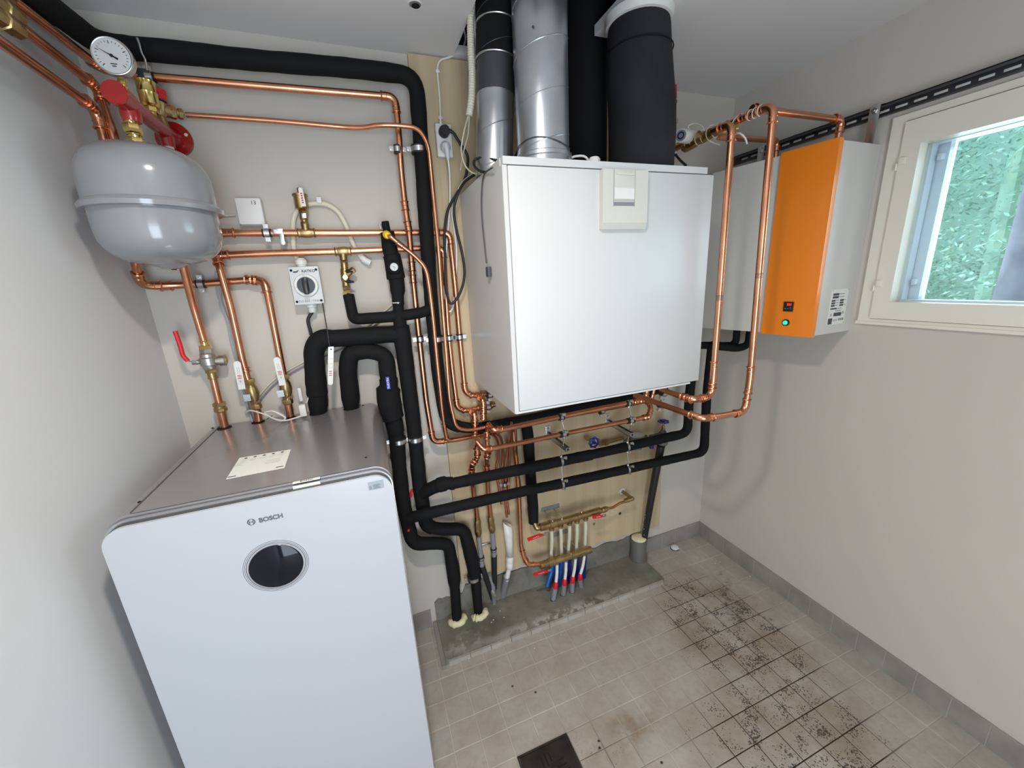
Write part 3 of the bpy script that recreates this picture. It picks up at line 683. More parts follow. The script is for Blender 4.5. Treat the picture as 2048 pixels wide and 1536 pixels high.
MB().box((fx0 - .001, vyf - .0205, zf - .014), (fx1 + .001, vyf - .0199, zf - .003)).build('slot_recess', 'mid_grey_plastic', cpn, False)
b = MB(); g = .0008
for lo, hi in (((fx0 - .002, 0, zf - .016), (fx0 - .001, 0, pz1)), ((fx1 + .001, 0, zf - .016), (fx1 + .002, 0, pz1)), ((fx0 - .002, 0, zf), (fx1 + .002, 0, zf + .001))): b.box((lo[0], vyf - .0206, lo[2]), (hi[0], vyf - .0199, hi[2]))
b.build('panel_groove', 'mid_grey_plastic', cpn, False)
q = P(1190, 316, vyf + .03)
MB().lathe((q.x + .005, 1.16, vz1), (q.x + .005, 1.16, vz1 + .022), [(0, .019), (.7, .019), (1, .014)], 8).build('top_plug', 'white_plastic', hv)
MB().sweep(fillet([(V((q.x - .002, 1.17, vz1 + .006)), 0, None), (V((q.x - .008, 1.19, vz1 + .035)), 0, None), (V((q.x - .05, 1.21, vz1 + .035)), 0, None), (V((q.x - .07, 1.21, vz1)), 0, None)], .03)[0] and [p_[0] for p_ in fillet([(V((q.x - .002, 1.17, vz1 + .006)), 0, None), (V((q.x - .008, 1.19, vz1 + .035)), 0, None), (V((q.x - .05, 1.21, vz1 + .035)), 0, None), (V((q.x - .07, 1.21, vz1)), 0, None)], .03)[0]], .0035, 8).build('plug_cable', 'white_plastic', hv)
b = MB()
for k in range(3):
    q = P(1087 + k * 12, 731 - k * 1, vyf); b.ball((q.x, vyf + .0005, q.z), .0016, 8, (1, .3, 1.2))
b.build('door_mark', 'slot_light', hv)

# ducts
def seam(b, cx, cy, r, z0, z1, pitch, ph=0.0, th=.0016):
    n = int((z1 - z0) / pitch * 40); return b.sweep([V((cx + r * math.cos(ph + 2 * math.pi * k / 40), cy + r * math.sin(ph + 2 * math.pi * k / 40), z0 + pitch * k / 40)) for k in range(n)], th, 6)
def duct(label, cx, cy, r, m_, z0=None, z1=2.97, pitch=.125, ph=0, tilt=(0, 0), seams=True, group='ventilation ducts'):
    z0 = z0 or vz1; t = thing('ventilation_duct', (cx, cy, z0), label, 'duct')
    MB().cyl((cx, cy, z0 + .002), (cx + tilt[0], cy + tilt[1], z1), r, seg=40).build('duct_tube', m_, t)
    if seams:
        b = seam(MB(), cx, cy, r, z0 + .05, z1 - .02, pitch, ph); b.build('spiral_seam', m_, t)
    return t
d2 = duct('bright galvanised spiral duct, widest metal one, rising from the middle left of the ventilation unit', .592, 1.24, .081, 'galvanised', ph=3.6)
b = MB().lathe((.592, 1.24, vz1), (.592, 1.24, vz1 + .05), [(0, .093), (.12, .093), (.2, .088), (.5, .086), (.55, .089), (.75, .089), (.82, .083), (1, .083)], 40); b.build('spigot_collar', 'galvanised', d2)
b = MB()
for k in range(30): 
    pass
b.sweep([V((.592 + .0835 * math.cos(a), 1.24 + .0835 * math.sin(a), vz1 + .062 + .010 * math.sin(a * 2))) for a in [k * math.pi / 20 for k in range(41)]], .0014, 6); b.build('tie_wire', 'dark_steel', d2)
MB().cyl((.54, 1.175, 2.33), (.54, 1.172, 2.33), .003, seg=8).build('rivet', 'dark_steel', d2)
D1 = lambda z, dx=0: V((.468 + .088 * (z - 1.99), 1.368, z))
d1 = duct('narrow galvanised duct with a black upper part, leftmost of the ducts', .468, 1.368, .0615, 'galvanised', z1=2.6, tilt=(.0537, 0), seams=False)
def lean_seam(r, z0, z1, pitch, ph, th):
    n = int((z1 - z0) / pitch * 40); return MB().sweep([D1(z0 + pitch * k / 40) + V((r * math.cos(ph + math.pi * k / 20), r * math.sin(ph + math.pi * k / 20), 0)) for k in range(n)], th, 6)
lean_seam(.0615, 2.02, 2.235, .11, 3.9, .0015).build('spiral_seam', 'galvanised', d1)
MB().cyl(D1(2.235), D1(2.33), .0628, seg=40).build('foil_sleeve', 'dark_steel', d1)
MB().cyl(D1(2.33), D1(2.6), .0647, seg=40).build('black_tube', 'foam', d1)  # upper stretch of the duct, drawn as a black tube
for z in (2.330, 2.425): MB().torus(D1(z), V((.088, 0, 1)), .0650, .003, 40, 8).build('duct_band', 'zinc', d1)
lean_seam(.0655, 2.345, 2.50, .11, 3.6, .001).build('tube_seam', 'dark_steel', d1)
duct('black foam-wrapped duct half hidden behind the bright metal duct', .884, 1.47, .080, 'foam', seams=False)
t = thing('ventilation_duct', (1.0, 1.275, vz1), 'thick dark grey foam-wrapped duct at the right of the unit, bulging to the right', 'duct')
prof = [(1.000, 1.285, 1.990, .112), (.999, 1.285, 2.03, .113), (.996, 1.28, 2.12, .1135), (.988, 1.275, 2.20, .112), (.970, 1.265, 2.28, .107), (.955, 1.255, 2.36, .101), (.948, 1.25, 2.410, .098), (.948, 1.25, 2.432, .094)]
MB().sweep([V(p_[:3]) for p_ in prof], [p_[3] for p_ in prof], 40).build('foam_wrap', 'foam_grey', t, True, 60)
MB().sweep([V((.957 + .105 * math.cos(a), 1.256 + .105 * math.sin(a), 2.355)) for a in [k * math.pi / 20 for k in range(41)]], .0022, 6).build('wrap_edge', 'foam', t)
MB().lathe((.948, 1.25, 2.424), (.948, 1.25, 2.4495), [(0, .092), (.1, .103), (1, .107)], 40).build('ceiling_collar', 'white_plastic', t)
MB().box((.90, 1.53, 1.992), (.93, 1.545, 2.0)).build('wrap_scrap', 'plywood', t, False)

# ------------------------------------------------------------------ electric heater on the right wall
hz0, hz1 = 1.39, 2.06
A0, A1, A2, A3 = V((1.5755, .985, 0)), V((1.545, 1.165, 0)), V((1.535, 1.20, 0)), V((1.485, 1.425, 0))
ht = thing('electric_heater', (1.7, 1.2, hz0), 'white electric heater with a bright orange centre panel on the right wall', 'heater')
def zz(p, z): return (p.x, p.y, z)
b = MB().prism([zz(V((XR - .001, .998, 0)), hz0), zz(V((1.583, .990, 0)), hz0), zz(V((1.556, 1.165, 0)), hz0), zz(V((1.492, 1.428, 0)), hz0), zz(V((XR - .001, 1.43, 0)), hz0)], (0, 0, hz1 - hz0)); b.build('casing', 'heater_white', ht, False)
b = MB().prism([zz(V((1.598, .986, 0)), hz0 - .004), zz(A0, hz0 - .004), zz(A1, hz0 - .004), zz(V((1.56, 1.168, 0)), hz0 - .004), zz(V((1.600, .992, 0)), hz0 - .004)], (0, 0, hz1 - hz0 + .010)); b.build('orange_panel', 'heater_orange', ht, False)
on = V((A1.y - A0.y, -(A1.x - A0.x), 0)).normalized(); on = -on if on.x > 0 else on; ou = (A0 - A1).normalized(); ou.z = 0   # outward normal, rightwards
dq = PN(1578, 613, A0, on)
dbx = MB().obox(dq + on * .003, ou * .0165, V((0, 0, .0185)), on * .004).build('display_box', 'black_plastic', ht, False)
text('display_digits', '211', dq + on * .0075 + V((0, 0, .008)) + ou * .004, ou, (0, 0, 1), .0115, 'led_red', dbx, bold=.0004)
b = MB()
for k in range(3): b.obox(dq + on * .0073 + ou * (-.009 + .009 * k) + V((0, 0, -.008)), ou * .0025, V((0, 0, .0012)), on * .0003)
b.obox(dq + on * .0073 + ou * (.009) + V((0, 0, -.002)), ou * .002, V((0, 0, .001)), on * .0003)
b.build('key_print', 'mid_grey_plastic', dbx, False)
lq = PN(1572, 645, A0, on)
sbz = MB().lathe(lq, lq + on * .006, [(0, .0135), (1, .012)], 20).build('switch_bezel', 'black_plastic', ht)
MB().lathe(lq + on * .0055, lq + on * .010, [(0, .0085), (.7, .0080), (1, .0055)], 20).build('rocker_switch', 'led_green', sbz)
# rating plate on the side facing the room
yl = .985
pl_ = [P(*q, yl) for q in ((1669, 579), (1704.5, 577), (1693, 646.6), (1659, 651))]
x0, x1, z1, z0 = pl_[0].x, pl_[1].x, (pl_[0].z + pl_[1].z) / 2, (pl_[2].z + pl_[3].z) / 2; x1 = min(x1, XR - .03)
def side(x): return .990 + (x - 1.583) * (.008 / .238)
rpl = MB().add([(x0, side(x0) - .001, z0), (x1, side(x1) - .001, z0), (x1, side(x1) - .001, z1), (x0, side(x0) - .001, z1), (x0, side(x0), z0), (x1, side(x1), z0), (x1, side(x1), z1), (x0, side(x0), z1)], [(0, 1, 2, 3), (4, 7, 6, 5), (0, 4, 5, 1), (3, 2, 6, 7), (0, 3, 7, 4), (1, 5, 6, 2)]).build('rating_plate', 'paper', ht, False)
def pr(b, u0, u1, v0, v1):
    xa, xb = x0 + (x1 - x0) * u0, x0 + (x1 - x0) * u1; b.box((xa, side(xa) - .0018, z1 - (z1 - z0) * v1), (xb, side(xb) - .0010, z1 - (z1 - z0) * v0))
b = MB()
for q in ((.10, .42, .11, .17), (.10, .42, .19, .25), (.06, .26, .29, .34), (.06, .26, .36, .41), (.06, .26, .43, .48), (.56, .76, .29, .34), (.56, .76, .36, .41), (.56, .76, .43, .48), (.06, .40, .52, .56), (.30, .72, .66, .76), (.02, .24, .81, 1.0 - .02)): pr(b, *q)
b.build('plate_print', 'ink', rpl, False)
b = MB()
for q in ((.48, .75, .13, .145), (.48, .75, .21, .225), (.30, .48, .30, .315), (.30, .48, .37, .385), (.30, .45, .44, .455), (.80, .90, .30, .315), (.80, .92, .44, .455), (.44, .70, .535, .55), (.36, .66, .60, .62), (.30, .58, .86, .87), (.30, .55, .89, .90), (.64, .70, .83, .90), (.74, .80, .83, .90), (.84, .92, .83, .90)): pr(b, *q)
b.build('plate_print', 'mid_grey_plastic', rpl, False)
for (u, v) in ((.14, .71), (.84, .68)):
    xa = x0 + (x1 - x0) * u; za = z1 - (z1 - z0) * v; ya = side(xa) - .0014; h_ = .0055
    pts = [V((xa - h_, ya, za - h_ * .9)), V((xa + h_, ya, za - h_ * .9)), V((xa, ya, za + h_)), V((xa - h_, ya, za - h_ * .9))]
    MB().sweep(pts, .0005, 4).cyl((xa, ya, za - .002), (xa, ya, za + .002), .0005, seg=4).build('warning_triangle', 'ink', rpl)
for (u, v) in ((.04, .03), (.97, .02), (.02, .98), (.97, .97)):
    xa = x0 + (x1 - x0) * u; za = z1 - (z1 - z0) * v; MB().cyl((xa, side(xa) - .0018, za), (xa, side(xa), za), .0018, seg=8).build('plate_rivet', 'mid_grey_plastic', rpl)

# ------------------------------------------------------------------ expansion tank and its red bracket
TC = V((-.487, 1.38, 0))
tk = thing('expansion_tank', (TC.x, TC.y, 1.75), 'grey round expansion tank hanging high in the left corner', 'tank')
def shell(z_eq, z_end, R_):
    s = 1 if z_end > z_eq else -1; o = []; h = abs(z_end - z_eq); cyl_h = h * .42
    o.append((z_eq, R_)); o.append((z_eq + s * cyl_h, R_))
    for k in range(1, 11):
        a = math.radians(90 * k / 10); o.append((z_eq + s * (cyl_h + (h - cyl_h) * math.sin(a)), max(R_ * (math.cos(a) ** .62), .004)))
    return o
zt = lambda q: [( (z - 1.7) / .4, r) for z, r in q]
MB().lathe((TC.x, TC.y, 1.7), (TC.x, TC.y, 2.1), zt(shell(1.892, 2.040, .137)), 64).build('upper_shell', 'tank_paint', tk, True, 60)
MB().lathe((TC.x, TC.y, 1.7), (TC.x, TC.y, 2.1), zt(shell(1.892, 1.748, .134)[::-1]), 64).build('lower_shell', 'tank_paint', tk, True, 60)
MB().lathe((TC.x, TC.y, 1.879), (TC.x, TC.y, 1.901), [(0, .136), (.04, .1465), (.5, .1485), (.8, .144), (1, .138)], 64).build('rim_band', 'tank_paint', tk, True, 30)
MB().lathe((TC.x, TC.y, 1.738), (TC.x, TC.y, 1.754), [(0, .020), (.5, .034), (1, .05)], 32).build('bottom_boss', 'tank_paint', tk)
q = P(347, 534, 1.40); MB().cyl((q.x, 1.40, 1.736), (q.x, 1.40, 1.752), .006, seg=10).build('air_cap', 'rubber', tk)
b = hexnut(MB(), (TC.x, 1.372, 2.036), (TC.x, 1.372, 2.056), .019); b.cyl((TC.x, 1.372, 2.056), (TC.x, 1.372, 2.066), .0135); b.torus((TC.x, 1.372, 2.064), V((0, 0, 1)), .0145, .002); hexnut(b, (TC.x, 1.372, 2.068), (TC.x, 1.372, 2.088), .0185); b.cyl((TC.x, 1.372, 2.088), (TC.x, 1.372, 2.105), .014); b.build('top_connector', 'brass_bright', tk)

BZ = 2.136; BX = -.483
rb = thing('wall_bracket', (BX, YB, BZ), 'red tubular wall bracket with round flange above the expansion tank', 'bracket')
MB().cyl((BX, 1.322, BZ), (BX, YB - .008, BZ), .0195, seg=28).build('bracket_tube', 'red_paint', rb)
MB().cyl((BX, 1.316, BZ), (BX, 1.365, BZ), .0255, seg=32).cyl((BX, 1.314, BZ), (BX, 1.316, BZ), .0245, seg=32).build('end_cap', 'red_paint', rb)
b = MB().lathe((BX, YB - .012, BZ), (BX, YB - .001, BZ), [(0, .046), (.2, .048), (1, .048)], 40); b.lathe((BX, YB - .035, BZ), (BX, YB - .010, BZ), [(0, .0195), (1, .028)], 28); b.build('flange', 'red_paint', rb, True, 30)
for k in range(3):
    a = math.radians(20 + 120 * k); MB().cyl((BX + .037 * math.cos(a), YB - .0128, BZ + .037 * math.sin(a)), (BX + .037 * math.cos(a), YB - .011, BZ + .037 * math.sin(a)), .0048, seg=12).build('screw_hole', 'white_plastic', rb)
MB().lathe((BX, 1.372, BZ - .012), (BX, 1.372, BZ - .044), [(0, .021), (.7, .021), (1, .018)], 24).build('outlet', 'red_paint', rb)
MB().lathe((BX, 1.575, BZ - .012), (BX, 1.575, BZ - .040), [(0, .019), (1, .016)], 24).build('outlet', 'red_paint', rb)
MB().cyl((BX, 1.575, BZ - .040), (BX, 1.575, BZ - .062), .012, seg=16).build('white_plug', 'white_plastic', rb)

# pressure gauge
gc = P(226, 114, 1.345); gx = V((gc.x, 1.372, 0))
g_ = thing('pressure_gauge', (BX, 1.372, BZ + .018), 'round white pressure gauge on a brass stem above the red bracket', 'gauge')
b = hexnut(MB(), (BX, 1.372, BZ + .016), (BX, 1.372, BZ + .032), .0105); b.cyl((BX, 1.372, BZ + .03), (gc.x, 1.372, gc.z - .03), .0065); hexnut(b, (BX, 1.372, BZ + .036), (BX, 1.372, BZ + .048), .009); b.build('stem', 'brass_bright', g_)
gn = V((0, -1, 0))
def dial(t, c, n, r, needle, dark=None):
    u = V((1, 0, 0)) if abs(n.y) > .5 else V((0, 1, 0)); up = V((0, 0, 1))
    MB().lathe(c - n * .018, c + n * .004, [(0, r * .86), (.15, r * 1.0), (.9, r * 1.04), (1, r * 1.0)], 40).build('gauge_case', dark or 'zinc', t)
    MB().torus(c + n * .004, n, r * .97, r * .055, 40, 8).build('bezel', 'zinc' if not dark else 'silver_trim', t)
    face = MB().cyl(c + n * .0035, c + n * .0052, r * .92, seg=40).build('dial_face', 'white_metal', t)
    b = MB()
    for k in range(21):
        a = math.radians(225 - 270 * k / 20); d = u * math.cos(a) + up * math.sin(a); L = .10 if k % 5 else .17
        b.obox(c + n * .0055 + d * r * (.80 - L / 2), d * r * L / 2, d.cross(n) * r * (.012 if k % 5 else .02), n * .0002)
    b.obox(c + n * .0055 - up * r * .42, u * r * .16, up * r * .03, n * .0002).obox(c + n * .0055 - up * r * .54, u * r * .10, up * r * .03, n * .0002)
    b.build('scale_marks', 'ink', face, False)
    a = math.radians(needle); d = u * math.cos(a) + up * math.sin(a); s_ = d.cross(n)
    o = c + n * .0065
    MB().prism([o + d * r * .75, o + s_ * r * .035, o - d * r * .32 + s_ * r * .06, o - d * r * .32 - s_ * r * .06, o - s_ * r * .035], n * .0006).cyl(o, o + n * .0012, r * .09, seg=14).build('needle', 'black_plastic', face, False)
dial(g_, gc, gn, .0385, 150)

# air vent and safety valve on the bracket
vc = P(300, 200, 1.515); ax = BX
t = thing('air_vent', (ax, 1.515, BZ + .017), 'upright brass air vent on top of the red bracket', 'air vent')
z0 = BZ + .016
b = MB().cyl((ax, 1.515, z0), (ax, 1.515, z0 + .014), .009); hexnut(b, (ax, 1.515, z0 + .012), (ax, 1.515, z0 + .026), .016); b.lathe((ax, 1.515, z0 + .026), (ax, 1.515, z0 + .088), [(0, .0175), (.08, .0215), (.5, .0215), (.55, .0228), (.6, .0215), (.9, .0215), (1, .0235)], 24); b.build('vent_body', 'brass_bright', t)
MB().cyl((ax - .008, 1.51, z0 + .088), (ax - .008, 1.51, z0 + .096), .005, seg=10).build('vent_cap', 'rubber', t)
sv = P(340, 219, 1.585)
t = thing('safety_valve', sv, 'brass safety valve with a red cap beside the air vent', 'valve')
q0, q1 = P(318, 200, 1.575), P(316, 178, 1.575)
MB().lathe(q0, q1, [(0, .018), (.55, .018), (.6, .0195), (.95, .0185), (1, .014)], 16).build('red_cap', 'red_plastic', t)
MB().cyl(P(320, 206, 1.575), q0, .0165, seg=16).build('black_ring', 'rubber', t)
e0, e1 = P(318, 219, 1.575), P(366, 229, 1.60)
b = MB().lathe(P(321, 232, 1.575), P(320, 205, 1.575), [(0, .013), (.3, .018), (1, .017)], 16); b.cyl(e0, e0.lerp(e1, .5), .0165); hexnut(b, e0.lerp(e1, .45), e0.lerp(e1, .7), .0185); hexnut(b, e0.lerp(e1, .78), e1, .0145); b.cyl(e0.lerp(e1, .7), e0.lerp(e1, .8), .011); b.cyl(P(321, 230, 1.575), V((BX + .004, 1.575, BZ + .012)), .010); b.build('valve_body', 'brass', t)

# ------------------------------------------------------------------ copper pipework, upper left
def wall_pt(p, dy=0.0): return V((p.x, YB - dy, p.z))
YH = 1.605; YV = 1.585; YT = 1.58; YF_ = 1.525
XLW = -0.60
def X_(px, py, x=XLW): return PX(px, py, x)
r11, r14, r8, r6 = .0112, .0140, .0078, .0062
# big black insulated pipe along the ceiling and down the board
a = X_(86, 0, -.605); a2 = a + (a - X_(205, 88, -.605)).normalized() * .35
pipe('thick black insulated pipe running under the ceiling and down the left edge of the board', [(a2, .0285), (202, 92, 1.592, .0285), (325, 102, 1.585, .0275), (512, 121, 1.58, .0265), (700, 136, 1.575, .0265), (832, 152, 1.565, .0262, .06), (843, 300, 1.565, .0262), (850, 420, 1.565, .0260), (862, 600, 1.565, .0258), (876, 745, 1.565, .0255), (892, 848, 1.565, .0250, .07), (945, 858, 1.56, .0235), (1060, 838, 1.56, .0225), (1200, 806, 1.56, .0225), (1330, 776, 1.56, .0225)], .027, .06, 'foam', elbows=(), name='insulated_pipe', seg=20, part='foam_sleeve')
for (px, py, lb) in ((838, 300, 'bright steel band around the thick black pipe beside the double socket'), (873, 678, 'zinc pipe clamp on the thick black pipe, between copper pipes')):
    q = P(px, py, 1.565); clamp(lb, q, (P(px + 3, py + 30, 1.565) - q), .0258, wall_pt(q, .02), (1, 0, 0))
# three copper pipes arriving along the left wall
t1 = pipe('copper pipe from the left wall under the ceiling that turns down beside the black pipe', [X_(20, -5, -.60), X_(204, 138, -.60), (300, 154, YT), (790, 194, YT), (797, 260, YT), (802, 340, YT), (809, 405, YT), (814, 440, YT), (818, 462, YT), (822, 515, YT), (826, 560, YT), (837, 665, YT), (852, 800, YT), (866, 884, YT), (908, 880, YT), (972, 867, YT), (1000, 862, YT)], r11, .03, elbows=(1, 3, 13), couple=((6, .2, .014), (7, .6, .016), (9, .4, .016), (9, .95, .014), (14, .9, .014)))
pipe('upper copper pipe of the pair on the left wall that turns down behind the tank', [X_(-20, 5, -.61), X_(30, 45, -.61), (X_(196, 176, -.61), r11), (P(222, 255, 1.50), r11), (P(233, 295, 1.50), r11), (P(262, 405, 1.50), r11), (P(283, 466, 1.60), r11), (440, 466, YH), (545, 466, YH), (700, 466, YH), (872, 465, YH), (899, 466, YH), (905, 520, YH), (912, 590, YH), (919, 670, YH), (930, 783, YH), (945, 792, YH), (972, 788, YH), (1000, 782, YH)], r11 * 1.04, .03, elbows=(2, 6, 11, 15), couple=((7, .15, .016), (16, .5, .014)))
pipe('lower copper pipe of the left wall pair, bending under the tank to the third valve', [X_(-30, 62, -.60), (X_(192, 218, -.60), r11), (P(212, 292, 1.49), r11), (P(268, 515, 1.52), r11), (P(281, 571, 1.58), r11), (350, 571, 1.614), (400, 568, 1.614), (500, 560, 1.614), (529, 562, 1.60), (538, 600, YV), (562, 724, YV), (573, 780, YV + .005), (576, 806, YV + .006, .0135), (582, 838, YV + .012, .0135)], r11 * 1.06, .032, elbows=(1, 4, 8), couple=((5, -.35, .014), (7, .1, .016)))
pipe('copper pipe between tank and brass tee that drops in front to the second white-handled valve', [(P(865, 496, YH), r11), (686, 503, YH), (500, 508, YH), (433, 511, YH), (438, 530, YV), (462, 615, YV), (486, 724, YV), (506, 795, YV + .005), (514, 818, YV + .006, .0135), (518, 845, YV + .015, .0135)], r11 * 1.04, .022, elbows=(3,), couple=((6, .22, .006),))
pipe('copper pipe rising from the heat pump through the red-lever valve to the tank', [(450, 857, 1.592, .0138), (442, 822, 1.59, .0138), (441.5, 820, 1.589), (408, 682, YV), (386, 608, 1.56), (366, 530, 1.51), (357, 490, 1.49)], r11 * 1.04, .03, elbows=())
pipe('copper pipe running behind the tall black pipe and down beside the board edge', [(872, 497, YH), (886, 500, YH), (890, 560, YH), (896, 660, YH), (905, 745, YH), (914, 815, YH), (930, 822, YH), (962, 815, YH), (990, 809, YH)], r11, .026, elbows=(1, 5), couple=((7, .0, .014), (7, .6, .012)))
pipe('thin copper pipe from the safety valve curving over the black pipe and down', [(372, 230, 1.60), (540, 241, 1.595), (695, 255, 1.585), (725, 256, 1.57), (758, 250, 1.545), (800, 251, 1.54), (838, 256, 1.528), (857, 290, 1.525), (866, 384, 1.525), (877, 495, 1.525), (884, 600, 1.53), (892, 700, 1.525), (899, 800, 1.522), (912, 856, 1.520), (940, 861, 1.52), (975, 853, 1.52)], r8, .04, elbows=())
pipe('thin copper pipe from the yellow fitting curving down in front of the black pipe', [(774, 470, 1.50), (782, 474, 1.49), (800, 489, 1.49), (828, 510, 1.495), (852, 535, 1.50), (859, 575, 1.51), (867, 645, 1.52), (874, 720, 1.53), (884, 820, 1.54), (890, 862, 1.545), (895, 883, 1.55), (935, 875, 1.555), (968, 868, 1.56)], r8, .03, elbows=(9,), couple=((2, .0, .011),), flen=.008)
MB().lathe(P(773, 469, 1.515), P(775, 471, 1.49), [(0, .0135), (.7, .0135), (1, .009)], 20).build('fitting_collar', 'yellow', bpy.data.objects['copper_pipe.007'])

# clamps on the upper pipes
def cl(px, py, y, dx, dy, r, lb, wall=YB, side=(1, 0, 0), **k):
    q = P(px, py, y); d = P(px + dx, py + dy, y) - q; return clamp(lb, q, d, r, V((q.x, wall, q.z)), side, **k)
cl(795, 299, YT, 3, 30, r11, 'zinc pipe clamp with black lining on the copper pipe left of the double socket')
cl(840, 678, YT, 4, 30, r11, 'leftmost zinc pipe clamp of the row of clamps beside the plywood board')
cl(919, 674, YH, 3, 30, r11, 'rightmost zinc pipe clamp of the row beside the white ventilation unit', wall=YB - .02)
cl(898, 676, YH, 3, 30, r11, 'zinc pipe clamp second from the right in the row beside the ventilation unit', wall=YB - .02)
cl(402, 568, 1.614, 30, -1, r11, 'black-lined pipe clamp on the copper pipe under the tank', side=(0, 0, 1))
cl(300, 155, YT, 30, 2, r11, 'pipe clamp on the copper pipe beside the pressure gauge', side=(0, 0, 1))
cl(534, 466, YH, 30, 0, r11, 'zinc pipe clamp under the small white sensor box', side=(0, 0, 1))
q = P(560, 466, YH); t = thing('hanger_bracket', V((q.x, YB, q.z)), 'zinc hanging bracket on the copper pipe under the sensor box', 'bracket')
MB().bbox((q.x - .020, YH - .016, q.z - .004), (q.x + .012, YH - .012, q.z + .012), .001).bbox((q.x - .002, YH - .014, q.z - .038), (q.x + .012, YH - .011, q.z - .004), .001).build('plate', 'zinc', t)
MB().cyl((q.x + .005, YH - .011, q.z - .032), (q.x + .005, YB, q.z - .032), .008, seg=16).cyl((q.x - .010, YH - .018, q.z + .004), (q.x - .010, YH - .012, q.z + .004), .005, seg=6).build('bolt', 'zinc', t)
q = P(283, 100, 1.56); t = thing('pipe_hanger', q + V((0, 0, .04)), 'thin steel strap hanger over the thick black pipe beside the gauge', 'hanger')
MB().sweep([P(274, 76, 1.553), P(279, 88, 1.550), P(283, 105, 1.549), P(290, 118, 1.552), P(294, 140, 1.565)], .003, 8).build('strap', 'zinc', t)
MB().bbox(P(286, 150, 1.57) - V((.012, .004, .014)), P(286, 150, 1.57) + V((.016, .004, .016)), .002).build('nut_plate', 'dark_steel', t)

# brass fittings at the top-left corner of the room
q = X_(-2, 32, -.60); t = thing('brass_tee', q, 'brass fitting at the top left corner on the left wall pipes', 'fitting')
b = MB(); d = (X_(45, 15, -.60) - X_(205, 138, -.60)).normalized()
for k, (px, py) in enumerate(((12, 20), (12, 45))):
    c = X_(px, py, -.605); b.lathe(c - d * .03, c + d * .05, [(0, .017), (.3, .017), (.32, .021), (.6, .021), (.62, .018), (1, .018)], 8)
b.build('fitting_body', 'brass', t)

# ------------------------------------------------------------------ brass tees, vent, balancing valve on the two level pipes
def tee(parent, c, d, down, r, m_='brass', L=.026, Lb=.03):
    d = V(d).normalized(); down = V(down).normalized()
    b = MB().cyl(c - d * L, c + d * L, r * 1.22, seg=18); b.cyl(c, c + down * Lb, r * 1.2, seg=18)
    for k in (-1, 1): b.torus(c + d * L * k, d, r * 1.28, r * .2, 18, 6).torus(c + d * (L * .55) * k, d, r * 1.2, r * .08, 18, 6)
    b.lathe(c - d * r * 1.7, c + d * r * 1.7, [(0, r * 1.25), (.25, r * 1.42), (.75, r * 1.42), (1, r * 1.25)], 18)
    return b.build('tee', m_, parent)
q = P(613, 466, YH); dx = V((1, 0, 0)); up = V((0, 0, 1))
t = thing('air_vent', q, 'brass air vent with a white handle standing on the upper level copper pipe', 'air vent')
tee(t, q, dx, up, r11)
z = q.z
b = hexnut(MB(), q + up * .026, q + up * .036, .014); b.lathe(q + up * .036, q + up * .062, [(0, .011), (.2, .011), (.3, .0135), (.8, .0135), (1, .011)], 14); hexnut(b, q + up * .062, q + up * .072, .014); b.build('valve_body', 'brass', t)
b = MB().lathe(q + up * .072, q + up * .128, [(0, .012), (.12, .0215), (.8, .0215), (.82, .0245), (.92, .0245), (.95, .02), (1, .012)], 28); b.cyl(q + up * .128, q + up * .138, .006).ball(q + up * .140, .006, 10); b.build('vent_chamber', 'brass', t)
c = P(604, 396, YH - .03); MB().prism([c + V((-.0062, 0, .028)), c + V((-.004, 0, .032)), c + V((.004, 0, .032)), c + V((.0062, 0, .028)), c + V((.0085, 0, -.026)), c + V((-.0055, 0, -.026))], (0, .0035, 0)).build('handle', 'white_plastic', t)
b = MB()
for k in range(5): b.box((c.x - .003, c.y - .0003, c.z - .016 + k * .007), (c.x + .003, c.y, c.z - .012 + k * .007))
b.build('handle_print', 'ink_red', t, False)
c = P(608, 431, YH - .02); MB().bbox(c - V((.0075, .002, .008)), c + V((.0075, .002, .008)), .0015).cyl(c - V((0, .006, 0)), c, .004, seg=8).build('stem_plate', 'zinc', t)

q = P(686, 503, YH); dn = V((0, 0, -1)); dd = (P(694, 588, YH) - q).normalized()
t = thing('balancing_valve', q, 'brass balancing valve hanging from the lower level copper pipe', 'valve')
tee(t, q, dx, dd, r11)
L0 = (P(694, 588, YH) - q).length
b = hexnut(MB(), q + dd * .03, q + dd * .040, .0135); b.lathe(q + dd * .038, q + dd * (L0 * .82), [(0, .0125), (.25, .013), (.3, .016), (.75, .016), (.8, .0125), (1, .0125)], 18); hexnut(b, q + dd * L0 * .80, q + dd * L0 * .90, .0145); b.build('valve_body', 'brass', t)
MB().lathe(q + dd * L0 * .89, q + dd * L0 * 1.02, [(0, .012), (.6, .0145), (1, .0125)], 6).build('union_nut', 'brass_bright', t)
for f in (.46, .70):
    c = q + dd * L0 * f + V((.006, -.012, 0)); MB().cyl(c - V((.006, 0, 0)), c + V((.022, -.008, -.003)), .0042, seg=10).lathe(c, c + V((.011, -.004, -.001)), [(0, .0065), (1, .0065)], 10).build('test_point', 'black_plastic', t)
c = q + dd * L0 * .58; MB().cyl(c, c + V((.028, -.012, .020)), .0105, seg=14).lathe(c + V((.024, -.010, .017)), c + V((.034, -.014, .024)), [(0, .012), (1, .011)], 6).build('spindle', 'brass', t)
c = q + dd * L0 * .60 + V((.0, -.017, 0)); MB().cyl(c, c + V((0, .008, 0)), .009, seg=6).build('flow_window', 'brass_bright', t)

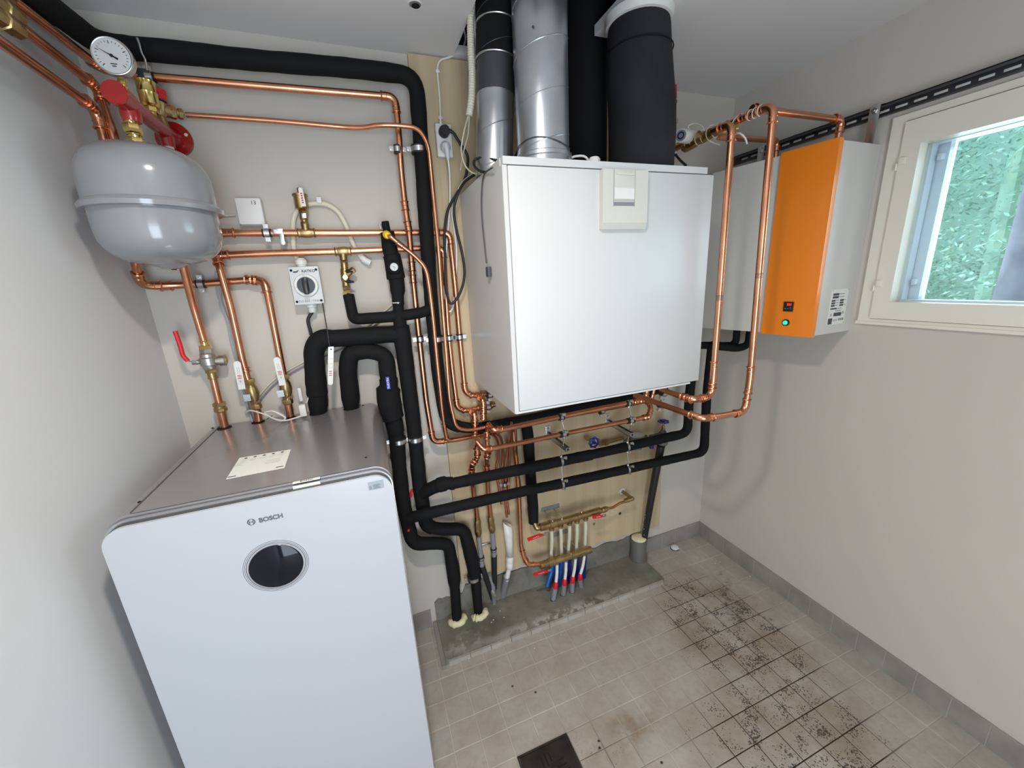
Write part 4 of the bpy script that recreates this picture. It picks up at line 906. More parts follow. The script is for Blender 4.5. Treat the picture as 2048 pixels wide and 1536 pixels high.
# black insulated branch
pipe('black insulated branch from the brass balancing valve to the tall black pipe', [(697, 590, YH - .01, .0195), (707, 637, 1.575, .0195), (720, 638, 1.56, .0200), (800, 632, 1.548, .0200), (845, 625, 1.548, .0205), (866, 616, 1.556, .026)], .02, .018, 'foam', elbows=(), name='insulated_pipe', seg=18, part='foam_sleeve')

# ------------------------------------------------------------------ insulated pipes on the heat pump
pipe('wide black insulated pipe from the heat pump lid looping up to the gauge riser', [(637, 828, 1.603, .027), (636, 800, 1.596, .034), (633, 775, 1.59, .036), (630, 740, 1.583, .034), (627, 700, 1.575, .034), (640, 678, 1.57, .034), (690, 676, 1.565, .031), (740, 671, 1.56, .031), (800, 668, 1.556, .031)], .033, .05, 'foam', elbows=(), name='insulated_pipe', seg=20, part='foam_sleeve')
pipe('black insulated pipe looping from the heat pump lid over to the blue-tagged filter', [(703, 816, 1.603, .0265), (700, 780, 1.59, .033), (695, 740, 1.58, .0325), (700, 703, 1.572, .0325), (745, 702, 1.562, .0300), (772, 712, 1.555, .0300, .04), (776, 750, 1.55, .0310), (778, 765, 1.55, .034), (776, 790, 1.55, .045), (782, 822, 1.55, .043), (790, 850, 1.55, .033), (794, 880, 1.55, .030), (799, 940, 1.55, .0285), (806, 1000, 1.55, .0285), (815, 1045, 1.55, .029), (826, 1088, 1.553, .030), (870, 1086, 1.56, .0275), (897, 1088, 1.57, .0275), (907, 1145, 1.58, .0300), (911, 1190, 1.585, .0235), (914, 1243, 1.592, .0225)], .03, .045, 'foam', elbows=(), name='insulated_pipe', seg=20, part='foam_sleeve')
fl = bpy.data.objects['insulated_pipe.003']
q = P(776, 766, 1.502); MB().obox(q, (.0062, 0, 0), (0, .0015, 0), (0, 0, .024)).build('blue_tag', 'tag_blue', fl, False)
b = MB()
for k in range(6): b.box((q.x - .004 + (k % 2) * .002, q.y - .0022, q.z - .020 + k * .007), (q.x + .002 + (k % 3) * .001, q.y - .0014, q.z - .017 + k * .007))
b.build('tag_print', 'white_plastic', fl, False)
q = P(817, 1060, 1.517); MB().lathe(q, q - V((0, .006, 0)), [(0, .006), (1, .005)], 6).build('red_cap', 'red_plastic', fl)
pipe('black insulated riser with the round thermometer, running down beside the heat pump', [(770, 443, 1.545, .0125), (774, 462, 1.545, .0130), (775, 466, 1.545, .0240), (780, 500, 1.545, .0260), (786, 520, 1.545, .031), (790, 545, 1.545, .031), (795, 570, 1.545, .026), (796, 600, 1.545, .0215), (797, 618, 1.548, .0195), (799, 640, 1.55, .024), (803, 665, 1.553, .032), (808, 700, 1.553, .031), (816, 760, 1.553, .0300), (825, 830, 1.553, .0295), (833, 900, 1.553, .0285), (838, 960, 1.553, .030), (844, 1000, 1.553, .030), (852, 1052, 1.555, .029), (880, 1058, 1.558, .0265), (928, 1058, 1.565, .0275), (942, 1110, 1.58, .031), (950, 1152, 1.59, .030), (952, 1165, 1.592, .024), (957, 1228, 1.600, .0215)], .03, .04, 'foam', elbows=(), name='insulated_pipe', seg=20, part='foam_sleeve')
rs = bpy.data.objects['insulated_pipe.004']
gq = P(788, 534, 1.503); dial(rs, gq, V((0, -1, 0)), .0140, 160, 'black_plastic')
MB().cyl(gq + V((0, .002, 0)), gq + V((0, .016, 0)), .022, seg=28).torus(gq + V((0, .003, 0)), V((0, 1, 0)), .020, .003, 28, 8).build('gauge_pocket', 'foam', rs)
q = P(762, 458, 1.53); MB().lathe(q, q + V((-.001, 0, .016)), [(0, .0055), (1, .0055)], 8).build('screw_post', 'zinc', rs)
q = P(795, 605, 1.545); MB().torus(q, P(797, 620, 1.545) - q, .0205, .0016, 24, 6).ball(q + V((0, -.021, -.001)), .0035, 8).build('cable_tie', 'white_plastic', rs)
for (px, py, y, r, lb) in ((797, 881, 1.55, .0292, 'steel band around the black insulated pipe just right of the heat pump lid'), (830, 877, 1.553, .0286, 'steel band around the black insulated riser, right of the heat pump')):
    cl(px, py, y, 3, 30, r, lb)
for (px, py, lb) in ((652, 0, ''),)[:0]: pass
cl(947, 1154, 1.59, 3, 30, .0295, 'thin steel band around the lower black insulated pipe near the step', rod=False)
q = P(823, 986, 1.535); t = thing('red_valve_lever', q, 'small red lever showing between the two black insulated pipes', 'lever')
MB().lathe(q + V((-.006, 0, -.02)), q + V((.003, 0, .018)), [(0, .003), (.2, .006), (.8, .006), (1, .003)], 8).build('lever_grip', 'red_plastic', t)
MB().cyl(q, q + V((.006, .02, 0)), .004, seg=8).build('lever_shaft', 'zinc', t)
# long level black pipes
pipe('upper long black insulated pipe crossing the board below the ventilation unit', [(846, 985, 1.535, .026), (868, 974, 1.50, .027), (884, 968, 1.487, .031), (898, 966, 1.480, .026), (905, 967, 1.476, .027), (910, 966, 1.474, .0235), (1055, 936, 1.47, .0245), (1118, 923, 1.47, .0245), (1122, 922, 1.47, .0205), (1126, 921, 1.47, .0245), (1180, 910, 1.47, .0245), (1184, 909, 1.47, .0220), (1251, 894, 1.47, .0235), (1255, 893, 1.47, .0200), (1259, 892, 1.47, .0235), (1375, 866, 1.47, .0225), (1378, 800, 1.47, .0220), (1385, 735, 1.47, .0220)], .021, .05, 'foam', elbows=(), name='insulated_pipe', seg=20, part='foam_sleeve')
pipe('lower long black insulated pipe crossing the board and rising to the electric heater', [(815, 1037, 1.53, .026), (850, 1028, 1.48, .0235), (1040, 984, 1.47, .0225), (1118, 968, 1.47, .0225), (1122, 967, 1.47, .0185), (1126, 966, 1.47, .0225), (1250, 939, 1.47, .0225), (1254, 938, 1.47, .0185), (1258, 937, 1.47, .0225), (1408, 904, 1.47, .0220), (1413, 800, 1.47, .0215), (1423, 697, 1.46, .0205, .01), (1423, 690, 1.46, .0205, .01), (1475, 697, 1.40, .0185), (1497, 690, 1.385, .0175), (1500, 660, 1.385, .0165)], .0205, .05, 'foam', elbows=(), name='insulated_pipe', seg=20, part='foam_sleeve')
pipe('short black insulated pipe from behind the ventilation unit up into the heater bottom', [(1385, 690, 1.50, .0175), (1425, 691, 1.47, .018), (1465, 691, 1.43, .0175), (1472, 682, 1.425, .0165), (1474, 658, 1.425, .0155)], .0175, .02, 'foam', elbows=(), name='insulated_pipe', seg=16, part='foam_sleeve')
pipe('vertical black insulated pipe in the middle of the board ending at the brass manifold', [(1050, 838, 1.57, .0225), (1056, 868, 1.57, .0260), (1062, 960, 1.57, .0255), (1066, 1015, 1.565, .0255), (1067, 1045, 1.56, .0230)], .0225, .02, 'foam', elbows=(), name='insulated_pipe', seg=18, part='foam_sleeve')
pipe('slim black painted pipe leaning down to the round stub near the corner', [(1322, 892, 1.525, .0205), (1311, 950, 1.54, .020), (1300, 1010, 1.56, .019), (1289, 1075, 1.585, .0175), (1286, 1098, 1.592, .017)], .0175, .02, 'rubber', elbows=(), name='drop_pipe', seg=18, part='pipe_run')
dp = bpy.data.objects['drop_pipe']
b = MB(); rnd = random.Random(5)
for k in range(26):
    q = P(1291 + rnd.uniform(-6, 3), 1030 + k * 1.6, 1.567); b.obox(q + V((0, -.0, 0)), (rnd.uniform(.0004, .0012), 0, 0), (0, .0004, 0), (0, 0, rnd.uniform(.0006, .003)))
o = b.build('paint_flecks', 'white_plastic', dp, False); o['kind'] = 'stuff'

# ------------------------------------------------------------------ valves above the heat pump
# red-lever valve on the leftmost pipe
q = P(421, 725, YV); u = (P(409, 685, YV) - P(431, 790, YV)).normalized(); sx = V((1, 0, 0)); sx = (sx - u * sx.dot(u)).normalized(); fy = V((0, -1, 0))
t = thing('filter_valve', q, 'nickel valve with a long red lever on the leftmost copper pipe above the heat pump', 'valve')
top = P(408, 682, YV); bot = P(442, 823, YV + .003); L0 = (bot - top).length; dd = (bot - top).normalized()
b = MB().cyl(top, top + dd * .016, .0125); b.torus(top, dd, .0135, .002, 18, 6); hexnut(b, top + dd * .014, top + dd * .030, .0185); b.build('union_nut', 'brass_bright', t)
b = hexnut(MB(), top + dd * .026, top + dd * .042, .0195); b.lathe(top + dd * .040, top + dd * .098, [(0, .018), (.06, .0215), (.25, .0225), (.3, .0262), (.7, .0262), (.75, .0225), (.94, .021), (1, .018)], 24)
c = top + dd * .070; b.lathe(c + sx * .012, c + sx * .050, [(0, .015), (.5, .015), (.52, .019), (.95, .019), (1, .016)], 20); b.cyl(c - sx * .035, c, .008)
b.build('valve_body', 'nickel', t)
MB().cyl(c + sx * .0495, c + sx * .051, .014, seg=16).cyl(c + sx * .0505, c + sx * .0515, .006, seg=6).build('end_plug', 'brass_bright', t)
b = hexnut(MB(), top + dd * .096, top + dd * .110, .0175); b.cyl(top + dd * .108, top + dd * .128, .014); b.torus(top + dd * .129, dd, .0138, .002, 18, 6); b.build('adapter', 'brass', t)
b = hexnut(MB(), bot - dd * .034, bot - dd * .020, .0200); b.cyl(bot - dd * .021, bot - dd * .014, .0165); b.lathe(bot - dd * .016, bot, [(0, .018), (.2, .021), (.8, .021), (1, .017)], 8); b.build('compression_nut', 'brass', t)
h0 = c - sx * .035 + fy * .004
pts = [h0, P(376, 722, YV - .01), P(366, 712, YV - .012), P(360, 690, YV - .012), P(350, 662, YV - .012)]
MB().sweep(pts[:3], .0042, 8, sq=.6).lathe(h0 + sx * .004, h0 - sx * .010, [(0, .009), (1, .009)], 6).build('lever_stem', 'zinc', t)
MB().sweep([p_[0] for p_ in fillet([(p_, 0, None) for p_ in pts[1:]], .006, 3)[0]], .0072, 10, sq=.95).build('lever', 'red_plastic', t)
def white_valve(label, top, body, bot, hx0, hx1, r=.0165):
    """brass ball valve with a long white handle in front; arguments are pixels"""
    y = YV + .002; T_, B2, C_ = P(*top, y), P(*bot, y + .006), P(*body, y); dd = (B2 - T_).normalized(); L = (B2 - T_).length
    t = thing('ball_valve', C_, label, 'valve')
    b = hexnut(MB(), T_, T_ + dd * L * .18, r * 1.05); b.cyl(T_ + dd * L * .17, T_ + dd * L * .26, r * .8); b.lathe(T_ + dd * L * .24, T_ + dd * L * .72, [(0, r * .95), (.15, r * 1.1), (.5, r * 1.28), (.85, r * 1.1), (1, r * .9)], 20); hexnut(b, T_ + dd * L * .70, T_ + dd * L * .80, r * .98); b.cyl(T_ + dd * L * .79, T_ + dd * L * .84, r * .8); b.lathe(T_ + dd * L * .83, B2, [(0, r), (.25, r * 1.12), (.8, r * 1.12), (1, r * .9)], 8); b.build('valve_body', 'brass', t)
    hq = C_ + V((-.014, -.030, 0)); MB().cyl(C_ + V((-.010, -.010, 0)), hq, .008, seg=12).build('spindle', 'brass', t)
    H0, H1 = P(*hx0, hq.y), P(*hx1, hq.y); hd = (H1 - H0).normalized(); w_ = hd.cross(fy).normalized(); W = .0105
    MB().prism([hq - w_ * .0105 - hd * .012, hq + w_ * .0105 - hd * .012, hq + w_ * .0105 + hd * .012, hq - w_ * .0105 + hd * .012], fy * .0025).cyl(hq + fy * .002, hq + fy * .007, .0045, seg=8).build('handle_plate', 'galvanised', t, False)
    poly = [H0 - w_ * W, H0 + w_ * W] + [H1 - hd * W + w_ * W * math.cos(a) + hd * W * math.sin(a) for a in [math.pi * k / 10 for k in range(11)]]
    MB().prism([p_ + fy * .001 for p_ in poly], fy * .0045).build('handle', 'white_plastic', t); hdl = bpy.data.objects[[o.name for o in col.objects if o.name.startswith('handle') and 'plate' not in o.name and 'print' not in o.name][-1]]
    b = MB(); b2 = MB(); LL = (H1 - H0).length
    for k in range(3): b2.obox(H0 + hd * LL * (.40 + .05 * k) + fy * .0056 + w_ * .001 * (k % 2), hd * .0012, w_ * .0062, fy * .0003)
    for s_ in (-1, 1): b.obox(H0 + hd * LL * .28 + w_ * s_ * .0066 + fy * .0056, hd * .0085, w_ * .0005, fy * .0002).obox(H0 + hd * (LL * .28 + s_ * .0085) + fy * .0056, hd * .0005, w_ * .0066, fy * .0002)
    for k in range(2): b.obox(H0 + hd * LL * (.68) + w_ * (.003 - .0055 * k) + fy * .0056, hd * .011, w_ * .0009, fy * .0002)
    b.obox(H0 + hd * LL * .28 + fy * .0056, hd * .0045, w_ * .0032, fy * .0002)
    b.build('handle_print', 'ink_faint', hdl, False); b2.build('handle_print', 'ink_red', hdl, False); return t
white_valve('brass ball valve with a white handle on the middle copper pipe above the heat pump', (498, 758), (508, 790), (514, 818), (485, 778), (474, 722))
white_valve('brass ball valve with a white handle on the copper pipe nearest the wide black pipe', (568, 748), (573, 782), (576, 808), (566, 770), (553, 714))
# white flat cable coil and plug box on the lid
t = thing('white_cable_coil', PZ(560, 848, HZ), 'coiled white cable with a white plug box lying on the heat pump lid', 'cable')
def sm(pts, n=6):                        # smooth curve through points
    o = []
    for i in range(len(pts) - 1):
        p0, p1, p2, p3 = pts[max(i - 1, 0)], pts[i], pts[i + 1], pts[min(i + 2, len(pts) - 1)]
        for k in range(n):
            t_ = k / n; o.append(.5 * ((2 * p1) + (p2 - p0) * t_ + (2 * p0 - 5 * p1 + 4 * p2 - p3) * t_ ** 2 + (3 * p1 - p0 - 3 * p2 + p3) * t_ ** 3))
    return o + [pts[-1]]
MB().sweep(sm([P(*q) for q in ((496, 832, 1.60), (493, 826, 1.57), (500, 821, 1.54), (515, 824, 1.53), (535, 831, 1.53), (550, 838, 1.535), (570, 841, 1.54), (590, 836, 1.545), (602, 832, 1.55))]), .0042, 8, sq=.55).build('cable_loop', 'white_plastic', t)
MB().sweep(sm([P(*q) for q in ((530, 825, 1.57), (545, 822, 1.56), (560, 828, 1.55), (571, 836, 1.55), (562, 842, 1.55), (545, 836, 1.55), (530, 827, 1.56))]), .0050, 8, sq=.6).build('cable_loop', 'white_plastic', t)
MB().sweep(sm([P(*q) for q in ((534, 838, 1.545), (545, 831, 1.535), (540, 834, 1.53))]), .0012, 6).build('cable_tie', 'rubber', t)
q = P(606, 818, 1.565); MB().bbox(q - V((.011, .012, .026)), q + V((.011, .012, .018)), .002).build('plug_box', 'white_plastic', t)
q = P(601, 787, 1.58); MB().bbox(q - V((.008, .004, .03)), q + V((.005, .004, .022)), .0035).build('plug_clip', 'grey_plastic', t)
MB().sweep([P(613, 806, 1.57), P(616, 798, 1.575), P(617, 790, 1.58)], .002, 6).build('plug_pin', 'grey_plastic', t)
# hanging white lever on a string
t = thing('hanging_lever', P(662, 700, 1.51), 'white valve lever hung on a black string in front of the wide black pipe', 'lever')
MB().sweep(sm([P(*q) for q in ((645, 606, 1.58), (650, 635, 1.55), (656, 670, 1.515), (658, 685, 1.511), (662, 700, 1.511))]), .0018, 6).build('string', 'rubber', t)
a, c = P(662, 697, 1.505), P(661, 765, 1.505)
MB().obox(a.lerp(c, .12), (.0085, 0, 0), (0, .0015, 0), (c - a) * .17).build('lever_end', 'zinc', t)
MB().cyl(a + V((0, -.003, -.003)), a + V((0, .001, -.003)), .003, seg=8).build('lever_hole', 'hole_black', t)
poly = [a.lerp(c, .30) + V((-.0092, 0, 0)), a.lerp(c, .30) + V((.0092, 0, 0))] + [c + V((.0085 * math.cos(k * math.pi / 8), 0, -.0085 * math.sin(k * math.pi / 8))) for k in range(9)]
MB().prism([p_ + V((0, -.003, 0)) for p_ in poly], (0, .005, 0)).build('lever_grip', 'white_plastic', t)
b = MB(); b2 = MB()
for k in range(3): b2.obox(a.lerp(c, .66 + .06 * k) + V((0, -.0034, 0)), (.005, 0, 0), (0, .0002, 0), (0, 0, .0012))
for k in (-1, 1): b.obox(a.lerp(c, .50) + V((k * .006, -.0034, 0)), (.0005, 0, 0), (0, .0002, 0), (0, 0, .008)).obox(a.lerp(c, .50) + V((0, -.0034, k * .008)), (.006, 0, 0), (0, .0002, 0), (0, 0, .0005))
b.build('grip_print', 'ink_faint', t, False); b2.build('grip_print', 'ink_red', t, False)

# ------------------------------------------------------------------ safety switch, sensor box, conduits
t = thing('isolator_switch', P(610, 572, YB), 'grey isolator switch box with a round black rotary knob on the back wall', 'switch')
yf = 1.585; c0, c1 = P(576, 534, yf), P(644, 610, yf); sx0, sx1, sz1, sz0 = P(575, 534, yf).x, P(636, 532, yf).x, P(605, 533, yf).z, P(618, 609, yf).z
MB().bbox((sx0 + .002, yf + .010, sz0 + .002), (sx1 - .002, YB - .001, sz1 - .002), .004).build('back_box', 'grey_plastic', t)
MB().bbox((sx0, yf, sz0), (sx1, yf + .011, sz1), .003).build('cover', 'grey_plastic', t); cvr = bpy.data.objects['cover']
kc = P(609, 571, yf); kc.x = (sx0 + sx1) / 2; kr = (sx1 - sx0) * .40
MB().lathe(kc, kc + fy * .010, [(0, kr * 1.06), (.3, kr * 1.0), (1, kr * .96)], 40).build('dial_ring', 'white_plastic', t)
MB().lathe(kc + fy * .009, kc + fy * .016, [(0, kr * .76), (1, kr * .72)], 40).build('knob_disc', 'black_plastic', t)
MB().bbox(kc + V((-kr * .24, -.034, -kr * .80)), kc + V((kr * .24, -.012, kr * .66)), .005).build('knob_grip', 'black_plastic', t)
for i in (-1, 1):
    for j in (-1, 1):
        q = V(((sx0 + sx1) / 2 + i * (sx1 - sx0) * .41, yf, (sz0 + sz1) / 2 + j * (sz1 - sz0) * .41)); MB().cyl(q + fy * .001, q, .0042, seg=12).build('cover_screw', 'hole_black', cvr)
text('brand_lettering', 'KATKO', ((sx0 + sx1) / 2 + .014, yf - .0006, sz1 - .016), (1, 0, 0), up, .0125, 'ink', cvr, bold=.0003)
xa = (sx0 + sx1) / 2 - .022; MB().prism([V((xa - .012, yf - .0006, sz1 - .020)), V((xa + .0, yf - .0006, sz1 - .020)), V((xa + .008, yf - .0006, sz1 - .010)), V((xa - .001, yf - .0006, sz1 - .015)), V((xa - .012, yf - .0006, sz1 - .015))], (0, .0006, 0)).build('brand_mark', 'ink', cvr, False)
text('cover_lettering', 'TLO BAK / TK0A', ((sx0 + sx1) / 2, yf - .0006, sz0 + .012), (1, 0, 0), up, .0095, 'mid_grey_plastic', cvr)
for a_, s_ in ((95, 'ON'), (190, 'OFF')):
    a_ = math.radians(a_); text('dial_lettering', s_, kc + fy * .0105 + V((math.cos(a_) * kr * .87, 0, math.sin(a_) * kr * .87)), (1, 0, 0), up, .006, 'ink_faint', t)
gx_ = (sx0 + sx1) / 2 - .006
MB().lathe((gx_, 1.612, sz1 - .003), (gx_, 1.612, sz1 + .030), [(0, .016), (.3, .016), (.32, .0185), (.75, .0185), (1, .010)], 20).build('cable_gland', 'white_plastic', t)
MB().lathe((gx_ + .008, 1.612, sz0 + .003), (gx_ + .008, 1.612, sz0 - .030), [(0, .019), (.4, .019), (.42, .0145), (1, .012)], 20).build('cable_gland', 'grey_plastic', t)
t = thing('black_power_cable', V((gx_ + .008, 1.612, sz0 - .03)), 'thick black cable running from the isolator switch down behind the wide black pipe', 'cable')
MB().sweep(sm([V((gx_ + .008, 1.612, sz0 - .026)), P(616, 640, 1.612), P(621, 662, 1.612), P(627, 690, 1.615), P(635, 740, 1.628)]), .0062, 10).build('cable_run', 'rubber', t)
t = thing('sensor_box', P(500, 425, YB), 'small square white box marked 13 on the back wall right of the tank', 'sensor')
yb_ = 1.615; c0, c1 = P(467, 395, yb_), P(534, 447, yb_); bx0, bx1, bz1, bz0 = P(467, 396, yb_).x, P(520, 395, yb_).x, P(493, 395, yb_).z, P(517, 449, yb_).z; 
MB().bbox((bx0, yb_, bz0), (bx1, YB - .001, bz1), .005).build('box_shell', 'white_plastic', t)
MB().bbox((bx0 + .004, yb_ + .008, bz0 - .0018), (bx1 - .002, YB - .003, bz0 + .02), .002).build('box_base', 'grey_plastic', t)
text('box_number', '13', V((bx0 + (bx1 - bx0) * .70, yb_ - .0006, bz1 - .016)), (1, 0, 0), up, .017, 'ink', t)
t = thing('thin_grey_cable', P(450, 430, YB), 'short grey cable with a white wall clip between tank and sensor box', 'cable')
MB().sweep(sm([P(*q) for q in ((425, 424, 1.637), (447, 431, 1.637), (458, 431, 1.637), (471, 430, 1.632))]), .0028, 8).build('cable_run', 'slot_light', t)
q = P(446, 427, 1.637); MB().bbox(q - V((.005, .006, .007)), q + V((.006, .005, .010)), .0015).build('cable_clip', 'white_plastic', t)
rc = .0088
t = thing('white_conduit', P(590, 470, 1.63), 'white plastic conduit looping up from the isolator switch and over to the right', 'conduit')
MB().sweep(sm([P(*q) for q in ((594, 518, 1.615), (588, 500, 1.63), (586, 470, 1.631), (587, 440, 1.631), (595, 421, 1.631), (606, 412, 1.631), (621, 408, 1.631), (640, 407, 1.631), (658, 411, 1.631), (676, 424, 1.631), (688, 443, 1.631), (698, 466, 1.631), (709, 494, 1.631), (722, 512, 1.631))], 5), rc, 12).build('conduit_tube', 'cream_plastic', t)
MB().sweep([P(*q) for q in ((720, 509, 1.631), (729, 520, 1.629), (741, 526, 1.628))], rc * 1.45, 14).build('conduit_end', 'white_plastic', t)
q = P(638, 405, 1.63); MB().bbox(q - V((.006, .014, .004)), q + V((.010, .004, .016)), .002).build('conduit_clip', 'white_plastic', t)
t = thing('diagonal_cables', P(560, 760, YB), 'two thin grey cables running diagonally across the back wall behind the black pipes', 'cable')
for k in (0, 1):
    MB().sweep(sm([P(px + 4 * k, py + 7 * k, 1.636) for px, py in ((505, 812), (517, 793), (550, 758), (610, 722), (680, 690), (732, 655), (770, 622), (800, 596))]), .0030, 8).build('cable_run', 'cream_plastic' if k == 0 else 'mid_grey_plastic', t)
t = thing('clear_sleeve', P(450, 640, YB), 'clear plastic sleeve with grey cables hanging behind the middle copper pipe', 'cable')
for k in range(3):
    MB().sweep(sm([P(px + dx_, py, 1.634 - .003 * (k == 1)) for px, py, dx_ in ((432, 545, 0), (438, 585, 3 * k - 3), (446, 615, -2 * k), (458, 650, 3 * k - 2), (468, 690, 4 * k - 4), (478, 740, 2 * k), (492, 800, 0), (505, 845, 0))]), .0048, 8).build('cable_strand', 'clear_sleeve', t)

# ------------------------------------------------------------------ socket, plugs, cables beside the ducts
YS = 1.60
a, c = P(872, 247, YS), P(906, 313, YS); bx0, bx1 = P(873, 280, YS).x, P(904, 280, YS).x; bz0, bz1 = P(891, 314, YS).z, P(887, 247, YS).z
t = thing('double_socket', V(((bx0 + bx1) / 2, YB - .02, bz0)), 'white surface double wall socket on the plywood beside the ducts', 'socket')
MB().bbox((bx0, YS, bz0), (bx1, YB - .0205, bz1), .004).build('housing', 'white_plastic', t)
mx_ = (bx0 + bx1) / 2
for z in ((bz0 * .27 + bz1 * .73), (bz0 * .72 + bz1 * .28)): MB().torus((mx_, YS - .001, z), V((0, 1, 0)), .021, .0016, 28, 6).cyl((mx_, YS - .0012, z), (mx_, YS, z), .020, seg=28).build('socket_well', 'white_plastic', t)
MB().lathe((mx_ - .006, YB - .034, bz1 - .002), (mx_ - .006, YB - .034, bz1 + .010), [(0, .007), (1, .0045)], 10).build('cable_gland', 'white_plastic', t)
pz = bz0 * .27 + bz1 * .73
t = thing('black_plug', V((mx_, YS, pz)), 'round black plug in the upper half of the double socket', 'plug')
MB().lathe((mx_, YS - .001, pz), (mx_, YS - .032, pz), [(0, .0195), (.6, .0195), (1, .0165)], 24).build('plug_body', 'rubber', t)
MB().sweep([V((mx_ + .004, YS - .022, pz)), V((mx_ + .020, YS - .026, pz - .002)), V((mx_ + .032, YS - .026, pz - .008))], [.009, .007, .0048], 12).build('strain_relief', 'rubber', t)
pz2 = bz0 * .72 + bz1 * .28
t = thing('grey_plug', V((mx_, YS, pz2)), 'light grey plug with its lead hanging down in the lower half of the double socket', 'plug')
MB().lathe((mx_, YS - .001, pz2), (mx_, YS - .024, pz2), [(0, .0185), (.6, .018), (1, .012)], 24).build('plug_body', 'grey_plastic', t)
MB().sweep([V((mx_, YS - .018, pz2 + .006)), V((mx_ + .002, YS - .022, pz2 - .018)), V((mx_ + .003, YS - .020, pz2 - .045))], [.011, .010, .0055], 12).build('strain_relief', 'grey_plastic', t)
def cable(name, label, pts, r, m_, n=6, cat='cable'):
    q = sm([p_ if isinstance(p_, Vector) else P(*p_) for p_ in pts], n); t = thing(name, q[0], label, cat); MB().sweep(q, r, 10).build('cable_run', m_, t); return t
cable('black_cable', 'black mains cable looping from the socket down beside the copper pipes', [V((mx_ + .032, YS - .026, pz - .008)), (922, 290, 1.575), (935, 312, 1.58), (934, 340, 1.58), (928, 362, 1.585), (912, 390, 1.59), (896, 420, 1.59), (889, 465, 1.592), (890, 520, 1.59), (892, 577, 1.585), (900, 606, 1.58), (912, 600, 1.575), (924, 576, 1.57), (929, 545, 1.57), (924, 505, 1.57), (912, 455, 1.57), (908, 420, 1.57), (914, 392, 1.56), (926, 368, 1.53), (936, 358, 1.50), (948, 350, 1.46)], .0052, 'rubber')
cable('white_cable', 'white cable hanging in a long loop from the double socket behind the copper pipes', [V((mx_ + .003, YS - .020, pz2 - .045)), (899, 345, 1.59), (900, 400, 1.60), (897, 450, 1.605), (890, 530, 1.600), (889, 590, 1.600), (897, 622, 1.600), (906, 612, 1.600), (912, 560, 1.605), (913, 500, 1.605), (908, 455, 1.605), (904, 425, 1.602), (910, 395, 1.60), (925, 365, 1.57), (944, 350, 1.50)], .0036, 'white_plastic')
c_ = cable('thin_white_cable', 'thin white cable with clips coming down the plywood into the top of the double socket', [PZ(928, 60, 2.47), (931, 78, 1.615), (922, 104, 1.617), (900, 114, 1.617), (880, 122, 1.617), (875, 140, 1.617), (878, 180, 1.617), (880, 210, 1.617), V((mx_ - .006, YB - .034, bz1 + .008))], .0036, 'white_plastic')
for (px, py) in ((875, 143), (881, 236)): q = P(px, py, 1.616); MB().bbox(q - V((.007, .005, .005)), q + V((.007, .004, .005)), .0015).build('cable_clip', 'white_plastic', c_)
def corrugated(label, pts, r, m_):
    q = sm([P(*p_) for p_ in pts], 10); t = thing('corrugated_conduit', q[0], label, 'conduit'); rs_ = []; q2 = []
    for q0, q1 in zip(q, q[1:]):
        n_ = max(1, int((q1 - q0).length / .0016))
        for k in range(n_): q2.append(q0.lerp(q1, k / n_))
    MB().sweep(q2, [r * (1.0 + .07 * math.sin(k * 1.57)) for k in range(len(q2))], 14).build('conduit_tube', m_, t, True, 80); return t
corrugated('cream corrugated conduit hanging from the ceiling opening beside the leftmost duct', [(944, 5, 1.39), (941, 50, 1.39), (942, 100, 1.39), (944, 150, 1.39), (943, 195, 1.39), (938, 232, 1.39)], .0108, 'cream_plastic')
cable('thin_cream_cable', 'thin cream cable leaving the corrugated conduit and curling to the ventilation unit', [(938, 228, 1.39), (930, 255, 1.44), (924, 285, 1.47), (923, 305, 1.47), (930, 330, 1.45), (942, 344, 1.42), (955, 348, 1.38)], .0026, 'cream_plastic')
cable('thin_cream_cable', 'second thin cream cable beside the corrugated conduit, close to the duct', [(939, 228, 1.39), (936, 270, 1.46), (928, 300, 1.50), (921, 340, 1.56)], .0022, 'cream_plastic')
cable('grey_ceiling_cable', 'grey cable coming out of the dark ceiling opening left of the ducts', [PZ(950, 12, 2.5), (949, 40, 1.375), (951, 90, 1.40), (952, 140, 1.43)], .0035, 'mid_grey_plastic')
cable('black_loop_cable', 'loop of black cable on the rear left top of the ventilation unit', [(1034, 305, 1.33), (1025, 320, 1.30), (1000, 322, 1.30), (972, 316, 1.33), (952, 318, 1.36), (948, 330, 1.35), (960, 342, 1.30), (978, 345, 1.26)], .0042, 'rubber')
cc = cable('sensor_cable', "thin dark cable with a grey end block hanging on the ventilation unit's left side", [P(985, 335, 1.17), PX(968, 350, vx0 - .004), PX(963, 390, vx0 - .005), PX(964, 440, vx0 - .005), PX(970, 500, vx0 - .005), PX(973, 526, vx0 - .007)], .0024, 'dark_grey_plastic')
q = PX(977, 543, vx0 - .008); MB().bbox(q - V((.006, .013, .017)), q + V((.006, .013, .015)), .002).build('sensor_block', 'dark_grey_plastic', cc)

